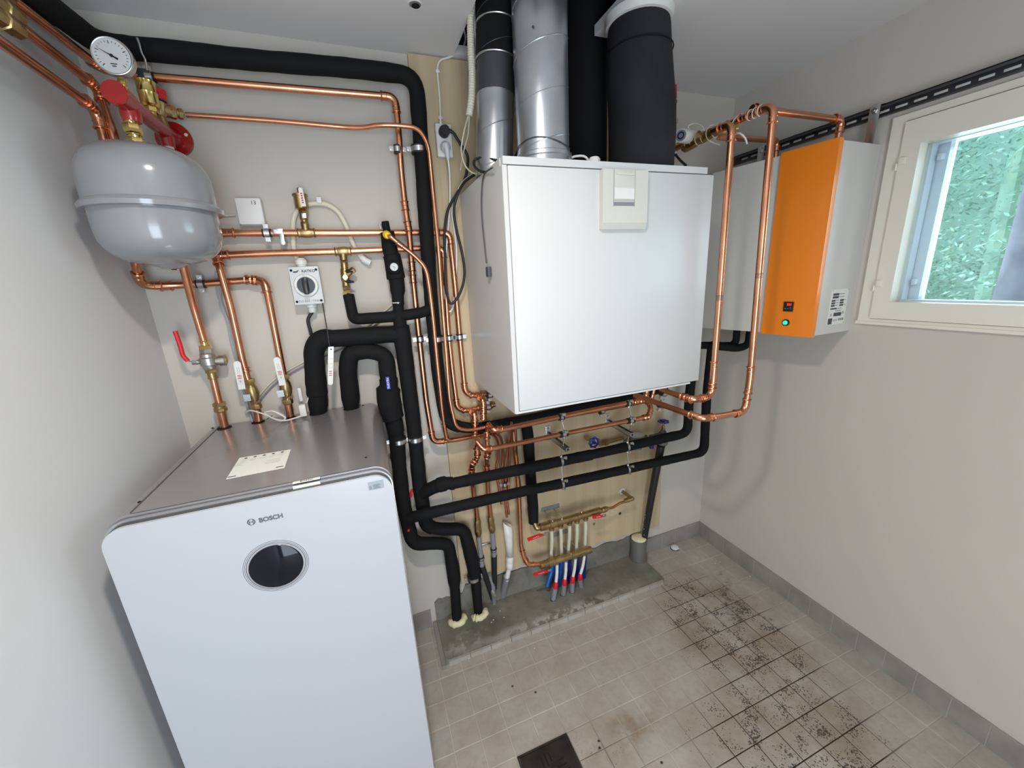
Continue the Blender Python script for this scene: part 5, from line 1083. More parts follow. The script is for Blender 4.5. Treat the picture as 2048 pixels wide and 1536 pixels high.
# ------------------------------------------------------------------ copper in front of and beside the ventilation unit
y2, y1 = 1.0, 1.07
v2t = P(1549, 236, y2); v2b = P(1496, 800, y2); x2 = (v2t.x + v2b.x) / 2; z2t = P(1547, 208, y2).z; z2b = P(1480, 826, y2).z
pr2 = lambda px, py: P(px, py, y2)
e2 = pr2(1404, 838); f2 = PZ(1270, 790, e2.z)
pipe('outermost tall copper pipe rising in front of the electric heater', [(f2, r11 * 1.03), (e2, r11 * 1.03), (pr2(1490, 824), r11 * 1.03), (pr2(1500, 760), r11 * 1.03), (pr2(1518, 551), r11 * 1.03), (pr2(1548, 209), r11 * 1.03), (V((pr2(1548, 209).x, 1.14, pr2(1548, 209).z)), r11 * 1.03), (V((pr2(1548, 209).x - .0, 1.47, pr2(1548, 209).z)), r11 * 1.03)], r11, .034, couple=((6, -.12, .014), (6, .12, .012)))
g1 = P(1385, 800, y1); f1_ = PZ(1322, 779, g1.z); tp = P(1465, 247, y1)
pipe('inner tall copper pipe rising between the ventilation unit and the heater', [f1_, g1, P(1423, 793, y1), (1427, 750, y1), (1439, 595, y1), tp, V((tp.x + .004, 1.15, tp.z + .004))], r11 * 1.0, .034, couple=((0, .9, .012),))
for (px, py, yy, d_, nm) in ((1518, 551, y2, (5, -50), 0), (1439, 595, y1, (3, -50), 1)):
    root_ = [o for o in col.objects if o.name.startswith('copper_pipe') and o.get('label', '').startswith('outermost' if nm == 0 else 'inner tall')][0]
    c = P(px, py, yy); dv = (P(px + d_[0], py + d_[1], yy) - c).normalized()
    for k in (-1.6, -.5, .6, 1.6): MB().cyl(c + dv * .0045 * k - dv * .0010, c + dv * .0045 * k + dv * .0010, r11 * 1.05, seg=16).build('printed_mark', 'ink', root_)
xR2 = pr2(1548, 209).x; zR2 = pr2(1548, 209).z
h1 = P(1679, 239, 1.08)
pipe('level copper pipe from the outermost riser to the near top of the heater', [V((xR2 + .004, 1.08, h1.z)), h1 + V((.012, 0, 0)), V((h1.x + .012, 1.085, hz1 - .005))], r11, .024, couple=((0, .07, .014),))
h2 = P(1554, 281, 1.32); h2.x = max(h2.x, 1.66)
pipe('level copper pipe from the brass valve to the far top of the heater', [P(1437, 274, 1.32), h2, V((h2.x + .004, 1.32, hz1 - .005))], r11, .024)
# white cable wound round the pipe with thermostat head
t = thing('thermostat_head', V((xR2, 1.44, zR2)), 'round white thermostat head with brass valve behind the dark wrapped duct', 'valve')
vb = V((xR2, 1.22, zR2 - .002))
b = MB().lathe(vb, vb + V((0, .15, -.01)), [(0, .016), (.1, .0195), (.35, .0195), (.4, .017), (.6, .017), (.65, .0205), (.95, .0205), (1, .015)], 8); b.cyl(vb + V((0, .05, 0)), vb + V((-.03, .05, .005)), .012); b.lathe(vb + V((.0, -.03, 0)), vb, [(0, .0135), (.5, .017), (1, .017)], 8); b.cyl(vb + V((.05, -.055, -.004)), vb + V((.012, -.01, -.006)), .0125); b.build('valve_body', 'brass', t)
hd0, hd1 = P(1393, 277, 1.36), P(1362, 271, 1.30)
MB().cyl(hd0 + (hd0 - hd1) * .35, hd0, .017, seg=16).build('head_collar', 'zinc', t)
MB().lathe(hd0, hd1, [(0, .021), (.1, .0235), (.9, .0235), (1, .022)], 28).build('thermostat_cap', 'white_plastic', t)
dv = (hd1 - hd0).normalized(); MB().cyl(hd1, hd1 + dv * .0012, .019, seg=28).build('cap_face', 'mid_grey_plastic', t); MB().torus(hd1 + dv * .0014, dv, .0105, .0022, 24, 6).build('cap_ring', 'black_plastic', t)
# spiral of thin white cable round the top run
pts = []
for k in range(0, 420):
    f = k / 419; turns = 11.0
    kk = f * turns                       # turns bunch at both ends of the run
    yy = 1.035 + .018 * kk if kk < 3 else (1.089 + .085 * (kk - 3) if kk < 4 else 1.174 + .026 * (kk - 4))
    a = kk * 2 * math.pi; rr = .0145 if yy < 1.215 else .0225
    pts.append(V((xR2 + rr * math.cos(a), yy, zR2 + rr * math.sin(a))))
t = thing('spiral_cable', pts[0], 'thin cream cable wound in a spiral round the top copper run beside the heater', 'cable'); MB().sweep(pts, .0016, 6).build('cable_coil', 'cream_plastic', t)
cable('white_sensor_cable', 'thin white cable arching up from the thermostat head', [hd0.lerp(hd1, .4) + V((0, 0, .022)), (1376, 253, 1.32), (1390, 247, 1.34), (1406, 255, 1.36), (1412, 275, 1.37), (1425, 285, 1.36), (1440, 290, 1.34)], .0024, 'white_plastic')
cable('white_tail_cable', 'short white cable end curling past the inner copper riser', [(1468, 266, 1.16), (1480, 267, 1.13), (1490, 276, 1.12), (1494, 288, 1.12)], .0030, 'white_plastic')
t = thing('red_sleeve_pipe', P(1348, 200, 1.60), 'thin cream pipe with red sleeves on the wall right of the dark wrapped duct', 'pipe')
MB().cyl(P(1349, 172, 1.60), P(1350, 282, 1.60), .0050).build('pipe_run', 'cream_plastic', t)
for a_, b_ in (((1349, 170), (1349, 196)), ((1350, 201), (1350, 206))): MB().cyl(P(*a_, 1.60), P(*b_, 1.60), .010).build('red_sleeve', 'red_plastic', t)
for py in (242, 304): q = P(1350, py, 1.60); MB().cyl(q + V((0, 0, -.009)), q + V((0, 0, .009)), .0125, seg=16).cyl(q, q + V((.016, 0, 0)), .004, seg=8).build('pipe_clip', 'zinc', t)
cable('black_tail_cable', 'short black cable running behind the right top corner of the ventilation unit', [(1350, 308, 1.60), (1360, 320, 1.58), (1372, 331, 1.54)], .0055, 'rubber')
pipe('copper pipe end low behind the dark duct next to the thermostat head', [(1335, 300, 1.50), (1352, 291, 1.49), (1372, 284, 1.47), (1400, 276, 1.44)], r8, .02, elbows=(1,), ma='copper_dull')

# ------------------------------------------------------------------ copper under the ventilation unit
YR = 1.45
pipe('thicker front copper run crossing under the ventilation unit', [(977, 849, YR + .05), (985, 860, YR), (1010, 858, YR), (1120, 834, YR), (1255, 806, YR), (1290, 800, YR), (1294, 780, YR)], r11 * 1.05, .016, elbows=(5,), couple=((1, .55, .010), (4, .5, .016)))
pipe('copper run close behind the thicker front run, just below it', [(968, 868, YR + .09), (1000, 858, YR + .09), (1160, 827, YR + .09), (1255, 810, YR + .09), (1302, 800, YR + .09), (1308, 778, YR + .09)], r11 * .95, .016, elbows=(4,))
pipe('lowest front copper run ending in an upward bend under the ventilation unit', [(954, 884, YR + .03), (966, 899, YR), (985, 897, YR), (1060, 882, YR), (1120, 869, YR), (1255, 842, YR), (1298, 833, YR), (1302, 815, YR + .01), (1290, 796, YR + .06)], r11 * .98, .014, elbows=(6, 7), couple=((1, .6, .010), (5, .82, .012)))
pipe('short copper bend dropping from the upper tee beside the ventilation unit', [(955, 793, YH - .01), (966, 800, 1.53), (967, 815, 1.53), (967, 838, 1.53)], r11, .014, elbows=(1,), couple=((2, .25, .008), (2, .75, .012)))
pipe('short copper bend dropping from the lower tee beside the thin pipes', [(941, 821, YH - .01), (949, 828, 1.54), (950, 845, 1.54), (950, 868, 1.54)], r11, .014, elbows=(1,), couple=((2, .35, .012), (2, .85, .010)))
pipe('left copper drop pipe in front of the board leading to a brass union', [(955, 880, YR + .03), (953, 892, 1.50), (955, 908, 1.50), (953, 918, 1.51), (944, 930, 1.52), (943, 945, 1.53), (947, 985, 1.55), (952, 1012, 1.57), (954, 1040, 1.58)], r11, .010, elbows=(3, 4), couple=((1, .6, .010), (5, .1, .008)))
pipe('right copper drop pipe in front of the board leading to a brass union', [(975, 850, YR + .06), (974, 862, 1.52), (974, 888, 1.52), (976, 905, 1.53), (973, 918, 1.54), (973, 930, 1.55), (976, 985, 1.57), (979, 1012, 1.575), (981, 1036, 1.58)], r11, .010, elbows=(), couple=((1, .3, .014), (3, .4, .010), (5, .1, .010)))
# thin tubes in the middle
for k, (lb, pts, rr) in enumerate((
    ('thin copper tube arching down, left outermost of the bundle on the board', ((982, 868, 1.52), (992, 874, 1.54), (997, 890, 1.56), (996, 918, 1.575), (992, 932, 1.58), (993, 950, 1.585), (1000, 985, 1.59), (1003, 1008, 1.59)), r6),
    ('thin copper tube arching down, second of the bundle on the board', ((990, 866, 1.52), (1001, 872, 1.54), (1005, 888, 1.56), (1006, 915, 1.575), (1003, 940, 1.58), (1008, 980, 1.59), (1014, 1034, 1.59)), r6),
    ('thin straight copper tube in the middle of the bundle on the board', ((1014, 880, 1.56), (1016, 900, 1.575), (1011, 922, 1.58), (1010, 950, 1.585), (1012, 990, 1.59), (1018, 1028, 1.59)), r6),
    ('thin copper tube at the right of the bundle with a small offset', ((1023, 845, 1.50), (1024, 872, 1.54), (1019, 890, 1.57), (1020, 925, 1.585), (1017, 960, 1.59), (1017, 1000, 1.59)), r6),
    ('copper tube running straight down right of the bundle, near the black middle pipe', ((1030, 856, 1.56), (1032, 900, 1.585), (1034, 940, 1.59), (1040, 976, 1.59)), r8))):
    pipe(lb, pts, rr, .03, ma='copper_dull', elbows=())
cl(1009, 968, 1.588, 1, 30, .010, 'small zinc clamp round the bundle of thin copper tubes', wall=YB - .02)
pipe('copper pipe dropping down the board and bending into the lower brass manifold', [(1026, 862, 1.57), (1033, 925, 1.575), (1038, 1000, 1.575), (1042, 1090, 1.56), (1047, 1112, 1.55), (1056, 1129, 1.54), (1082, 1128, 1.53)], r11 * .95, .014, elbows=(4, 5))
# brackets with clamps carrying the level runs
def bracket(lb, plate, tip, clx):
    pq = P(*plate, YB - .021); tq = V((pq.x, 1.415, pq.z - .004))
    t = thing('support_bracket', pq, lb, 'bracket')
    MB().bbox((pq.x - .013, YB - .0245, pq.z - .038), (pq.x + .013, YB - .0205, pq.z + .038), .001).build('wall_plate', 'zinc', t)
    MB().box((tq.x - .009, tq.y, tq.z - .011), (tq.x + .009, YB - .024, tq.z - .009)).box((tq.x - .009, tq.y, tq.z - .011), (tq.x - .0072, YB - .024, tq.z + .009)).box((tq.x + .0072, tq.y, tq.z - .011), (tq.x + .009, YB - .024, tq.z + .009)).build('arm', 'zinc', t, False)
    MB().torus((tq.x, tq.y + .004, tq.z - .002), V((0, 1, 0)), .009, .002, 12, 6).build('arm_end', 'zinc', t)
    for dz in (-.026, .026): MB().lathe((pq.x, YB - .0245, pq.z + dz), (pq.x, YB - .029, pq.z + dz), [(0, .006), (1, .0045)], 6).build('bolt', 'zinc', t)
    return t, tq
ab, tq1 = bracket('steel support bracket on the board, left one under the copper runs', (1096, 866), (1130, 888), 1120)
bb_, tq2 = bracket('steel support bracket on the board, right one next to the water meter', (1215, 841), (1262, 860), 1256)
for (t, pxs) in ((ab, ((1122, 834), (1127, 868), (1121, 922), (1123, 967))), (bb_, ((1256, 807), (1261, 841), (1253, 893), (1254, 938)))):
    ps = [P(*pxs[0], YR), P(*pxs[1], YR), P(*pxs[2], 1.47), P(*pxs[3], 1.47)]
    for k in range(3):
        a_, b_ = ps[k] + V((.002, -.004, -.012 if k < 2 else -.024)), ps[k + 1] + V((.002, -.004, .012 if k < 1 else .024))
        MB().cyl(a_, b_, .0032, seg=8).build('threaded_rod', 'zinc', t)
        for e in (a_, b_): MB().lathe(e - V((0, 0, .004)), e + V((0, 0, .004)), [(0, .007), (1, .007)], 6).build('nut', 'zinc', t)
    for k, (p_, rr, L) in enumerate(((ps[0], r11 * 1.05, .012), (ps[1], r11, .018), (ps[2], .0205, .012), (ps[3], .020, .012))):
        d_ = V((1, 0, 0)); ring_ = MB().cyl(p_ - d_ * L * .45, p_ + d_ * L * .45, rr + .0045, seg=18); ring_.build('pipe_ring', 'zinc', t)
        if k < 2: MB().cyl(p_ - d_ * L * 1.1, p_ + d_ * L * 1.1, rr + .0030, seg=18).build('rubber_lining', 'rubber', t)
        for s_ in (-1, 1):
            c = p_ + V((.010 if k > 1 else .004, -(rr + .006) * (1 if s_ > 0 else .2), s_ * (rr + .006)));
            MB().obox(c, (.009, 0, 0), (0, .003, 0), (0, 0, .0042)).cyl(c - V((0, .010, 0)), c + V((0, .008, 0)), .0028, seg=8).lathe(c - V((0, .012, 0)), c - V((0, .008, 0)), [(0, .005), (1, .005)], 6).build('ring_bolt', 'zinc', t)
cl(1203, 823, YR + .09, 30, -6, r11, 'black-lined clamp on the rear copper run left of the right bracket', side=(0, 0, 1), wall=YB - .02)
cl(1322, 810, y2 + .24, 30, 8, r11, 'black-lined clamp on the outermost copper pipe under the ventilation unit', side=(0, 0, 1), rod=False)
cl(1326, 786, y1 + .16, 30, 8, r11, 'black-lined clamp on the inner copper pipe under the ventilation unit', side=(0, 0, 1), rod=False)
cl(976, 814, 1.59, 30, -4, r11, 'black-lined clamp on the lower level copper stub left of the ventilation unit', side=(0, 0, 1), wall=YB - .02)
cl(979, 790, 1.59, 30, -4, r11, 'black-lined clamp on the upper level copper stub left of the ventilation unit', side=(0, 0, 1), wall=YB - .02)
# water meter, gate valve and blue wheel behind the black runs
q = P(1273, 875, 1.56); t = thing('water_meter', q, 'round grey water meter half hidden behind the long black pipes', 'water meter')
MB().lathe(q + V((0, 0, -.026)), q + V((0, 0, .012)), [(0, .028), (.1, .038), (.6, .040), (.62, .044), (1, .043)], 28).build('meter_body', 'mid_grey_plastic', t)
MB().cyl(q + V((0, 0, .012)), q + V((0, 0, .016)), .038, seg=28).build('meter_glass', 'grey_plastic', t); MB().bbox(q + V((-.011, -.006, .016)), q + V((.011, .008, .020)), .001).build('meter_window', 'white_plastic', t)
MB().lathe(q + V((-.075, 0, -.01)), q + V((.065, 0, -.01)), [(0, .012), (.15, .012), (.16, .018), (.3, .018), (.32, .013), (.7, .013), (.72, .018), (.86, .018), (.88, .012), (1, .012)], 12).lathe(q + V((0, 0, -.02)), q + V((.0, 0, -.060)), [(0, .02), (1, .03)], 20).build('meter_pipe', 'cast_grey', t)
def wheel(lb, c, ax, r, m_='purple_blue'):
    t = thing('valve_handwheel', c, lb, 'handwheel'); ax = V(ax).normalized(); u, w_ = frame_of(ax); pts = []
    b = MB().torus(c, ax, r * .82, r * .17, 28, 8)
    for k in range(7): a = 2 * math.pi * k / 7; b.ball(c + (u * math.cos(a) + w_ * math.sin(a)) * r * .93, r * .20, 8)
    for k in range(3): a = 2 * math.pi * k / 3 + .5; b.cyl(c, c + (u * math.cos(a) + w_ * math.sin(a)) * r * .8, r * .13, seg=8)
    b.cyl(c - ax * r * .25, c + ax * r * .2, r * .3, seg=12); b.build('wheel_rim', m_, t); return t, ax
q = P(1188, 885, 1.53); t, ax_ = wheel('small blue handwheel facing the room between the two support brackets', q, (0, -1, 0), .028)
MB().cyl(q, q + V((0, .085, 0)), .006).lathe(q + V((0, .03, 0)), q + V((0, .07, 0)), [(0, .009), (1, .013)], 6).build('wheel_stem', 'brass', t)
MB().lathe(P(1198, 889, 1.60), P(1246, 876, 1.60), [(0, .012), (.2, .012), (.22, .017), (.35, .017), (.4, .010), (1, .010)], 8).build('stub_pipe', 'brass', t)
q = P(1327, 843, 1.54); t, ax_ = wheel('small blue handwheel lying flat on a brass stem left of the two rising black pipes', q, (0, 0, 1), .027)
MB().cyl(q, q - V((0, 0, .030)), .0045).lathe(q - V((0, 0, .024)), q - V((0, 0, .05)), [(0, .008), (.3, .012), (.5, .009), (1, .012)], 8).build('wheel_stem', 'brass', t)
t = thing('grey_valve_body', P(1325, 890, 1.55), 'worn grey valve body under the flat blue handwheel', 'valve')
MB().lathe(q - V((0, 0, .048)), q - V((.002, 0, .135)), [(0, .012), (.25, .024), (.5, .019), (.6, .022), (.85, .030), (1, .022)], 14).cyl(q - V((.08, 0, .075)), q - V((0, 0, .075)), .014, seg=12).build('valve_body', 'cast_grey', t)
MB().cyl(P(1303, 884, 1.54), P(1303, 896, 1.54), .012, seg=14).build('blue_cap', 'purple_blue', t)

# ------------------------------------------------------------------ brass manifolds and their plastic pipes
YM = 1.53
def manifold(lb, a, c, n_ring, yy=YM):
    A_, C_ = P(*a, yy), P(*c, yy); C_.z = A_.z = (A_.z + C_.z) / 2; t = thing('brass_manifold', A_, lb, 'manifold'); L = (C_ - A_).length
    MB().lathe(A_, C_, [(0, .013), (.02, .0195), (.12, .0195), (.13, .0175), (.16, .0175), (.165, .0215), (.27, .0215), (.28, .0172), (.60, .0172), (.605, .0195), (.64, .0195), (.645, .0172), (.95, .0172), (.955, .019), (1, .0175)], 20).build('manifold_bar', 'brass', t)
    return t, A_, C_
m1, A_, C_ = manifold('upper brass manifold with five ports and red levers on the board', (1078, 1054), (1200, 1022), 5)
MB().sweep([p_[0] for p_ in fillet([(A_ + V((.004, 0, 0)), 0, None), (A_ + V((-.012, 0, 0)), 0, None), (P(1067, 1042, 1.555), 0, None)], .012)[0]], .0135, 14).build('brass_elbow', 'brass', m1)
ports = [(1103, 1054), (1121, 1050), (1139, 1045), (1154, 1041), (1171, 1036)]
pex = []
for k, (px, py) in enumerate(ports):
    q = P(px, py, YM); q.z = A_.z
    MB().lathe(q - V((0, 0, .010)), q - V((0, 0, .036)), [(0, .010), (.3, .010), (.35, .0145), (.8, .0145), (1, .009)], 12).build('port_nut', 'brass', m1); pex.append(q - V((0, 0, .034)))
q = P(1163, 1026, YM); q.z = A_.z; MB().cyl(q, q + V((0, 0, .021)), .005).ball(q + V((0, 0, .021)), .0055, 8).build('bleed_screw', 'brass', m1)
def red_lever(t, p0, p1, yy, lb=''):
    a_, b_ = P(*p0, yy), P(*p1, yy); d = (b_ - a_).normalized(); w_ = d.cross(fy).normalized(); W = .0080; L = (b_ - a_).length
    b = MB().prism([a_ - w_ * W * .8, a_ + d * .006 - w_ * W, b_ - d * .02 - w_ * W, b_ - d * .004 - w_ * W * .3 + w_ * .004, b_ + w_ * W * .9, b_ - d * .02 + w_ * W, a_ + d * .004 + w_ * W], fy * .007); lv = b.build('lever', 'red_plastic', t, False)
    b = MB()
    for k in range(4): b.obox(a_ + d * L * (.36 + .1 * k) + fy * .0073, d * .0022, w_ * .0014, fy * .0002)
    b.build('lever_print', 'white_plastic', lv, False)
    MB().obox(b_ + d * .008 + w_ * .004, d * .010, w_ * .006, fy * .0015).lathe(b_ + d * .008 + w_ * .004, b_ + d * .008 + w_ * .004 + fy * .006, [(0, .005), (1, .004)], 6).build('lever_nut', 'zinc', t)
red_lever(m1, (1054, 1079), (1087, 1067), 1.50); red_lever(m1, (1184, 1034), (1206, 1030), 1.50)
q0, q1 = P(1196, 1024, YM), P(1216, 1016, YM + .01); MB().lathe(q0, q1, [(0, .012), (.4, .012), (.45, .015), (.8, .015), (1, .010)], 8).build('end_valve', 'brass', m1)
pipe('thin copper pipe joining the upper manifold to the brass wall elbow', [(1214, 1017, YM + .01), (1226, 1015, YM + .015), (1240, 1006, YM + .02), (1254, 1002, YM + .025)], r8 * .9, .012, elbows=())
t = thing('wall_elbow', P(1248, 984, YB - .02), 'brass wall elbow on a grey rosette at the right of the board', 'fitting')
q = P(1245, 983, YB - .022); MB().cyl(q, q + V((0, .0025, 0)), .019, seg=24).build('rosette', 'slot_light', t)
b = MB().cyl(q, P(1264, 997, YM + .03), .0095); b.lathe(P(1264, 997, YM + .02), P(1249, 1002, YM + .025), [(0, .0125), (.4, .0115), (.5, .0135), (1, .012)], 8); b.ball(P(1264, 997, YM + .028), .0125, 12); b.build('elbow_body', 'brass', t)
m2, A2_, C2_ = manifold('lower brass manifold with four white pipes near the concrete step', (1078, 1129), (1182, 1101), 4)
red_lever(m2, (1066, 1149), (1096, 1140), 1.50)
lows = [(1114, 1124), (1132, 1119), (1151, 1113), (1169, 1108)]
lowp = []
for k, (px, py) in enumerate(lows):
    q = P(px, py, YM); q.z = A2_.z; MB().lathe(q - V((0, 0, .010)), q - V((0, 0, .028)), [(0, .007), (.3, .007), (.35, .010), (.8, .010), (1, .006)], 12).build('port_nut', 'nickel', m2); lowp.append(q - V((0, 0, .026)))
ends = [((1111, 1171), (1106, 1200)), ((1129, 1165), (1126, 1190)), ((1145, 1160), (1144, 1184)), ((1160, 1154), (1162, 1172))]
ord_ = ('leftmost', 'second', 'third', 'rightmost')
for k in range(4):
    e = PZ(*ends[k][1], .028); mid = P(*ends[k][0], 1.52)
    t = thing('white_floor_pipe', lowp[k], ord_[k] + ' white plastic pipe with a red collar under the lower manifold', 'pipe', 'white pipes under the lower manifold')
    pts = sm([lowp[k], lowp[k].lerp(mid, .5) + V((.003, 0, 0)), mid, e + V((0, 0, -.004))]); nn = int(len(pts) * .68)
    MB().sweep(pts[:nn], .0080, 12).build('pipe_run', 'white_plastic', t)
    MB().sweep(pts[nn - 2:nn + 3], [.0095, .0125, .0128, .0125, .0105], 12).build('red_collar', 'red_plastic', t)
    MB().sweep(pts[nn + 1:], .0132, 14).build('grey_sleeve', 'mid_grey_plastic', t); MB().torus(e + V((0, 0, .003)), up, .0125, .002, 16, 6).build('sleeve_rim', 'rubber', t)
ord5 = ('leftmost', 'second', 'middle', 'fourth', 'rightmost')
for k in range(5):
    t = thing('cream_pipe', pex[k], ord5[k] + ' of the five cream plastic pipes hanging from the upper manifold', 'pipe', 'cream pipes under the upper manifold')
    e = P(*((1103, 1112), (1123, 1108), (1137, 1106), (1153, 1098), (1170, 1096))[k], 1.565); e2_ = P(*((1112, 1150), (1121, 1150), (1139, 1143), (1155, 1136), (1168, 1130))[k], 1.585)
    pts = sm([pex[k], pex[k].lerp(e, .35) - V((0, .003, 0)), e.lerp(pex[k], .3), e, e2_, V((e2_.x, 1.59, .03))])
    nn = int(len(pts) * .62); MB().sweep(pts[:nn + 1], .0088, 12).build('pipe_run', 'cream_plastic', t)
    MB().sweep(pts[nn:], .0128, 12).build('blue_sleeve', 'blue_pipe' if k in (0, 1) else 'purple_blue', t)
t = thing('blue_pipe_end', P(1100, 1150, 1.56), 'short bright blue pipe at the left under the lower manifold', 'pipe')
MB().sweep(sm([P(1104, 1125, 1.575), P(1103, 1142, 1.57), P(1098, 1158, 1.56), P(1094, 1172, 1.555)]), .0115, 14).build('pipe_run', 'blue_pipe', t)
for (lb, pa, pb, rods) in (('grey bracket plate with two rods holding the upper brass manifold', (1083, 1020), (1117, 1011), (((1092, 1024), (1104, 1046)), ((1109, 1021), (1123, 1041)))), ('grey bracket plate with two rods holding the lower brass manifold', (1108, 1070), (1134, 1062), (((1118, 1072), (1141, 1112)), ((1134, 1070), (1159, 1108))))):
    a_, b_ = P(*pa, YB - .021), P(*pb, YB - .021); zc = (a_.z + b_.z) / 2; t = thing('manifold_bracket', V(((a_.x + b_.x) / 2, YB - .02, zc)), lb, 'bracket')
    MB().bbox((a_.x, YB - .0235, zc - .012), (b_.x + .004, YB - .0205, zc + .012), .0008).build('wall_plate', 'mid_grey_plastic', t)
    for p0, p1 in rods:
        e = P(*p1, YM); MB().cyl(V((e.x, YB - .0235, e.z + .014)), V((e.x, YM - .002, e.z + .014)), .0028, seg=8).lathe(V((e.x, YM - .005, e.z + .010)), V((e.x, YM - .005, e.z + .020)), [(0, .006), (1, .005)], 8).build('rod', 'zinc', t)

# ------------------------------------------------------------------ pipes standing on the step
for (lb, u0, u1, g1_, k1, e) in (('left grey plastic pipe with a brass union rising from the step', (955, 1040), (957, 1072), (964, 1132), (978, 1172), (986, 1200)), ('right grey plastic pipe with a brass union rising from the step', (981, 1034), (985, 1064), (988, 1112), (989, 1160), (989, 1188))):
    t = thing('grey_riser_pipe', P(*u0, 1.58), lb, 'pipe', 'grey riser pipes')
    a_, b_ = P(*u0, 1.58), P(*u1, 1.585); d = b_ - a_
    MB().lathe(a_ - d * .05, b_, [(0, .012), (.12, .015), (.3, .0175), (.45, .0145), (.6, .0175), (.85, .0175), (.9, .014), (1, .013)], 8).build('brass_union', 'brass', t)
    MB().sweep([b_, P(*g1_, 1.59)], .0115, 14).build('pipe_run', 'mid_grey_plastic', t)
    MB().sweep([P(*g1_, 1.59), P(*k1, 1.592), PZ(*e, .026)], [.0145, .0135, .012], 14).build('black_tube', 'rubber', t)
    q = P(*g1_, 1.59) ; cl_d = (q - b_).normalized(); qq = b_.lerp(q, .72)
    MB().cyl(qq - cl_d * .008, qq + cl_d * .008, .016, seg=16).build('clamp_ring', 'rubber', t); MB().cyl(qq - cl_d * .004, qq + cl_d * .004, .0172, seg=16).build('clamp_band', 'zinc', t)
q = P(972, 1088, 1.615); t = thing('twin_clamp_plate', q, 'zinc plate joining the clamps of the two grey riser pipes', 'bracket')
MB().bbox(q - V((.022, .003, .005)), q + V((.022, .003, .005)), .001).cyl(q, V((q.x, YB - .02, q.z)), .004, seg=8).build('plate', 'zinc', t)
t = thing('foil_pipe_end', PZ(988, 1200, .026), 'grey pipe stub with torn silver foil standing on the step', 'pipe')
MB().sweep([P(978, 1150, 1.60), P(986, 1175, 1.595), PZ(989, 1206, .026)], [.012, .012, .013], 12).build('pipe_run', 'mid_grey_plastic', t)
MB().lathe(P(983, 1180, 1.585), P(991, 1196, 1.575), [(0, .004), (.3, .012), (.7, .010), (1, .005)], 7).build('foil_flap', 'foil', t, False)
# white drain funnel pipe
t = thing('white_drain_pipe', PZ(1006, 1190, .026), 'white plastic drain pipe with a wide cut top standing before the board', 'drain pipe')
a_, b_ = P(1015, 1043, 1.585), P(1020, 1112, 1.585)
b = MB(); n = 24; d = (b_ - a_); u_, w_ = frame_of(d); vs = []
for j, (f, r_) in enumerate(((0, .0205), (.35, .0205), (.6, .0175), (1, .0150))):
    for k in range(n):
        an = 2 * math.pi * k / n; cut = (.16 * (0.5 - 0.5 * math.sin(an))) if j == 0 else 0
        vs.append(a_ + d * (f + cut) + u_ * (r_ * math.cos(an)) + w_ * (r_ * math.sin(an)))
b.add(vs, [(i * n + k, i * n + (k + 1) % n, (i + 1) * n + (k + 1) % n, (i + 1) * n + k) for i in range(3) for k in range(n)])
o = b.build('funnel_top', 'white_plastic', t); md = o.modifiers.new('wall', 'SOLIDIFY'); md.thickness = .002
e = PZ(1005, 1192, .026)
MB().lathe(b_, P(1019, 1136, 1.59), [(0, .0150), (.1, .0190), (.45, .0190), (.5, .0160), (.6, .0190), (.9, .0190), (1, .0150)], 24).build('coupling', 'white_plastic', t)
MB().cyl(P(1019, 1134, 1.59), P(1013, 1160, 1.595), .0120, seg=20).build('lower_tube', 'white_plastic', t)
MB().lathe(P(1013.5, 1153, 1.595), e, [(0, .0165), (1, .0175)], 20).build('grey_sleeve', 'mid_grey_plastic', t)
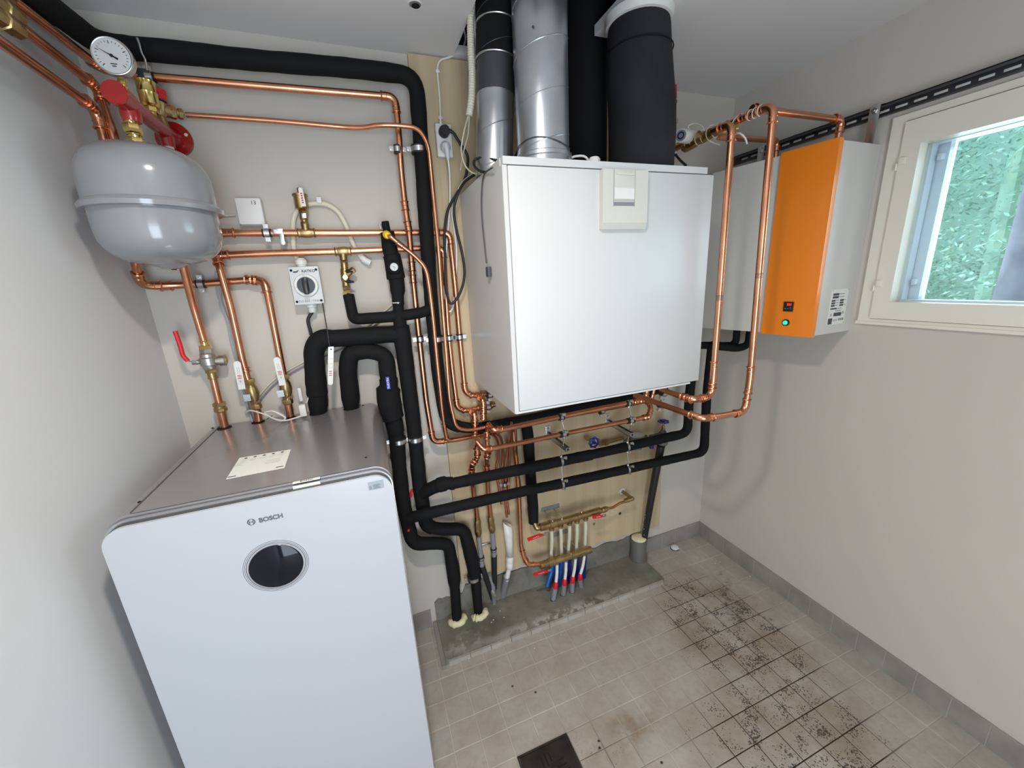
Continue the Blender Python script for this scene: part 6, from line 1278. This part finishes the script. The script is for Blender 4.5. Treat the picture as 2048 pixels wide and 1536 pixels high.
# round stub with yellow foam near the corner
q = PZ(1276, 1117, .026); t = thing('round_pipe_stub', q, 'short wide grey pipe stub filled with yellow foam at the end of the step', 'pipe stub')
tz = P(1278, 1076, q.y).z
MB().lathe(V((q.x, q.y, .026)), V((q.x, q.y, tz)), [(0, .046), (.1, .050), (.3, .044), (.95, .0445), (1, .043)], 28).build('stub_wall', 'cast_grey', t)
MB().lathe(V((q.x, q.y, tz - .002)), V((q.x, q.y, tz + .006)), [(0, .042), (.6, .041), (1, .034)], 28).build('foam_fill', 'foam_yellow', t)
# yellow foam collars at the black pipes
def foam_blob(lb, px, py, r, seed, a0, a1):
    c = PZ(px, py, .028); rnd = random.Random(seed); t = thing('foam_collar', c, lb, 'foam'); b = MB(); pts = []; rs_ = []
    for k in range(19):
        a = math.radians(a0 + (a1 - a0) * k / 18); rr = r * (1 + .12 * noise.noise(V((k * .6, seed, 0)))); pts.append(c + V((rr * math.cos(a), rr * math.sin(a), .004))); rs_.append((.016 + .007 * noise.noise(V((k * .9, seed, 5)))) * (min(1, (k + 1.5) / 4, (19.5 - k) / 4)))
    b.sweep(pts, rs_, 10); o = b.build('foam_ring', 'foam_yellow', t, True, 80); return t
foam_blob('yellow foam collar round the foot of the left black pipe on the step', 914, 1238, .036, 1, 170, 385)
foam_blob('yellow foam collar round the foot of the right black pipe on the step', 957, 1226, .036, 2, 190, 380)
# white plug in the floor
q = PZ(1349, 1097, 0); t = thing('floor_plug', q, 'small white round plug lying in a dark ring on the floor near the corner', 'plug')
MB().lathe(q, q + V((0, 0, .006)), [(0, .026), (.6, .024), (1, .016)], 24).build('plug_ring', 'dark_grey_plastic', t)
MB().lathe(q + V((0, 0, .005)), q + V((-.001, 0, .014)), [(0, .022), (.7, .021), (1, .015)], 20).ball(q + V((.010, -.014, .008)), .010, 10, (1, 1, .6)).build('plug_cap', 'white_plastic', t)
# crumbs of foam and plaster on the floor and step
rnd = random.Random(11); b = MB()
for (px, py) in ((1069, 1297), (938, 1317), (987, 1240), (1008, 1235), (983, 1245), (1000, 1222), (1433, 1122), (1440, 1124), (1430, 1127), (1500, 1153), (1122, 1270)):
    z_ = .029 if py < 1290 and px < 1300 else .001
    q = PZ(px, py, z_); b.ball(q + V((0, 0, .001)), rnd.uniform(.002, .004), 6, (1, 1, .6))
o = b.build('plaster_crumbs', 'white_plastic'); tag(o, 'small white crumbs of plaster scattered on the floor and the step', 'crumbs', kind='stuff')
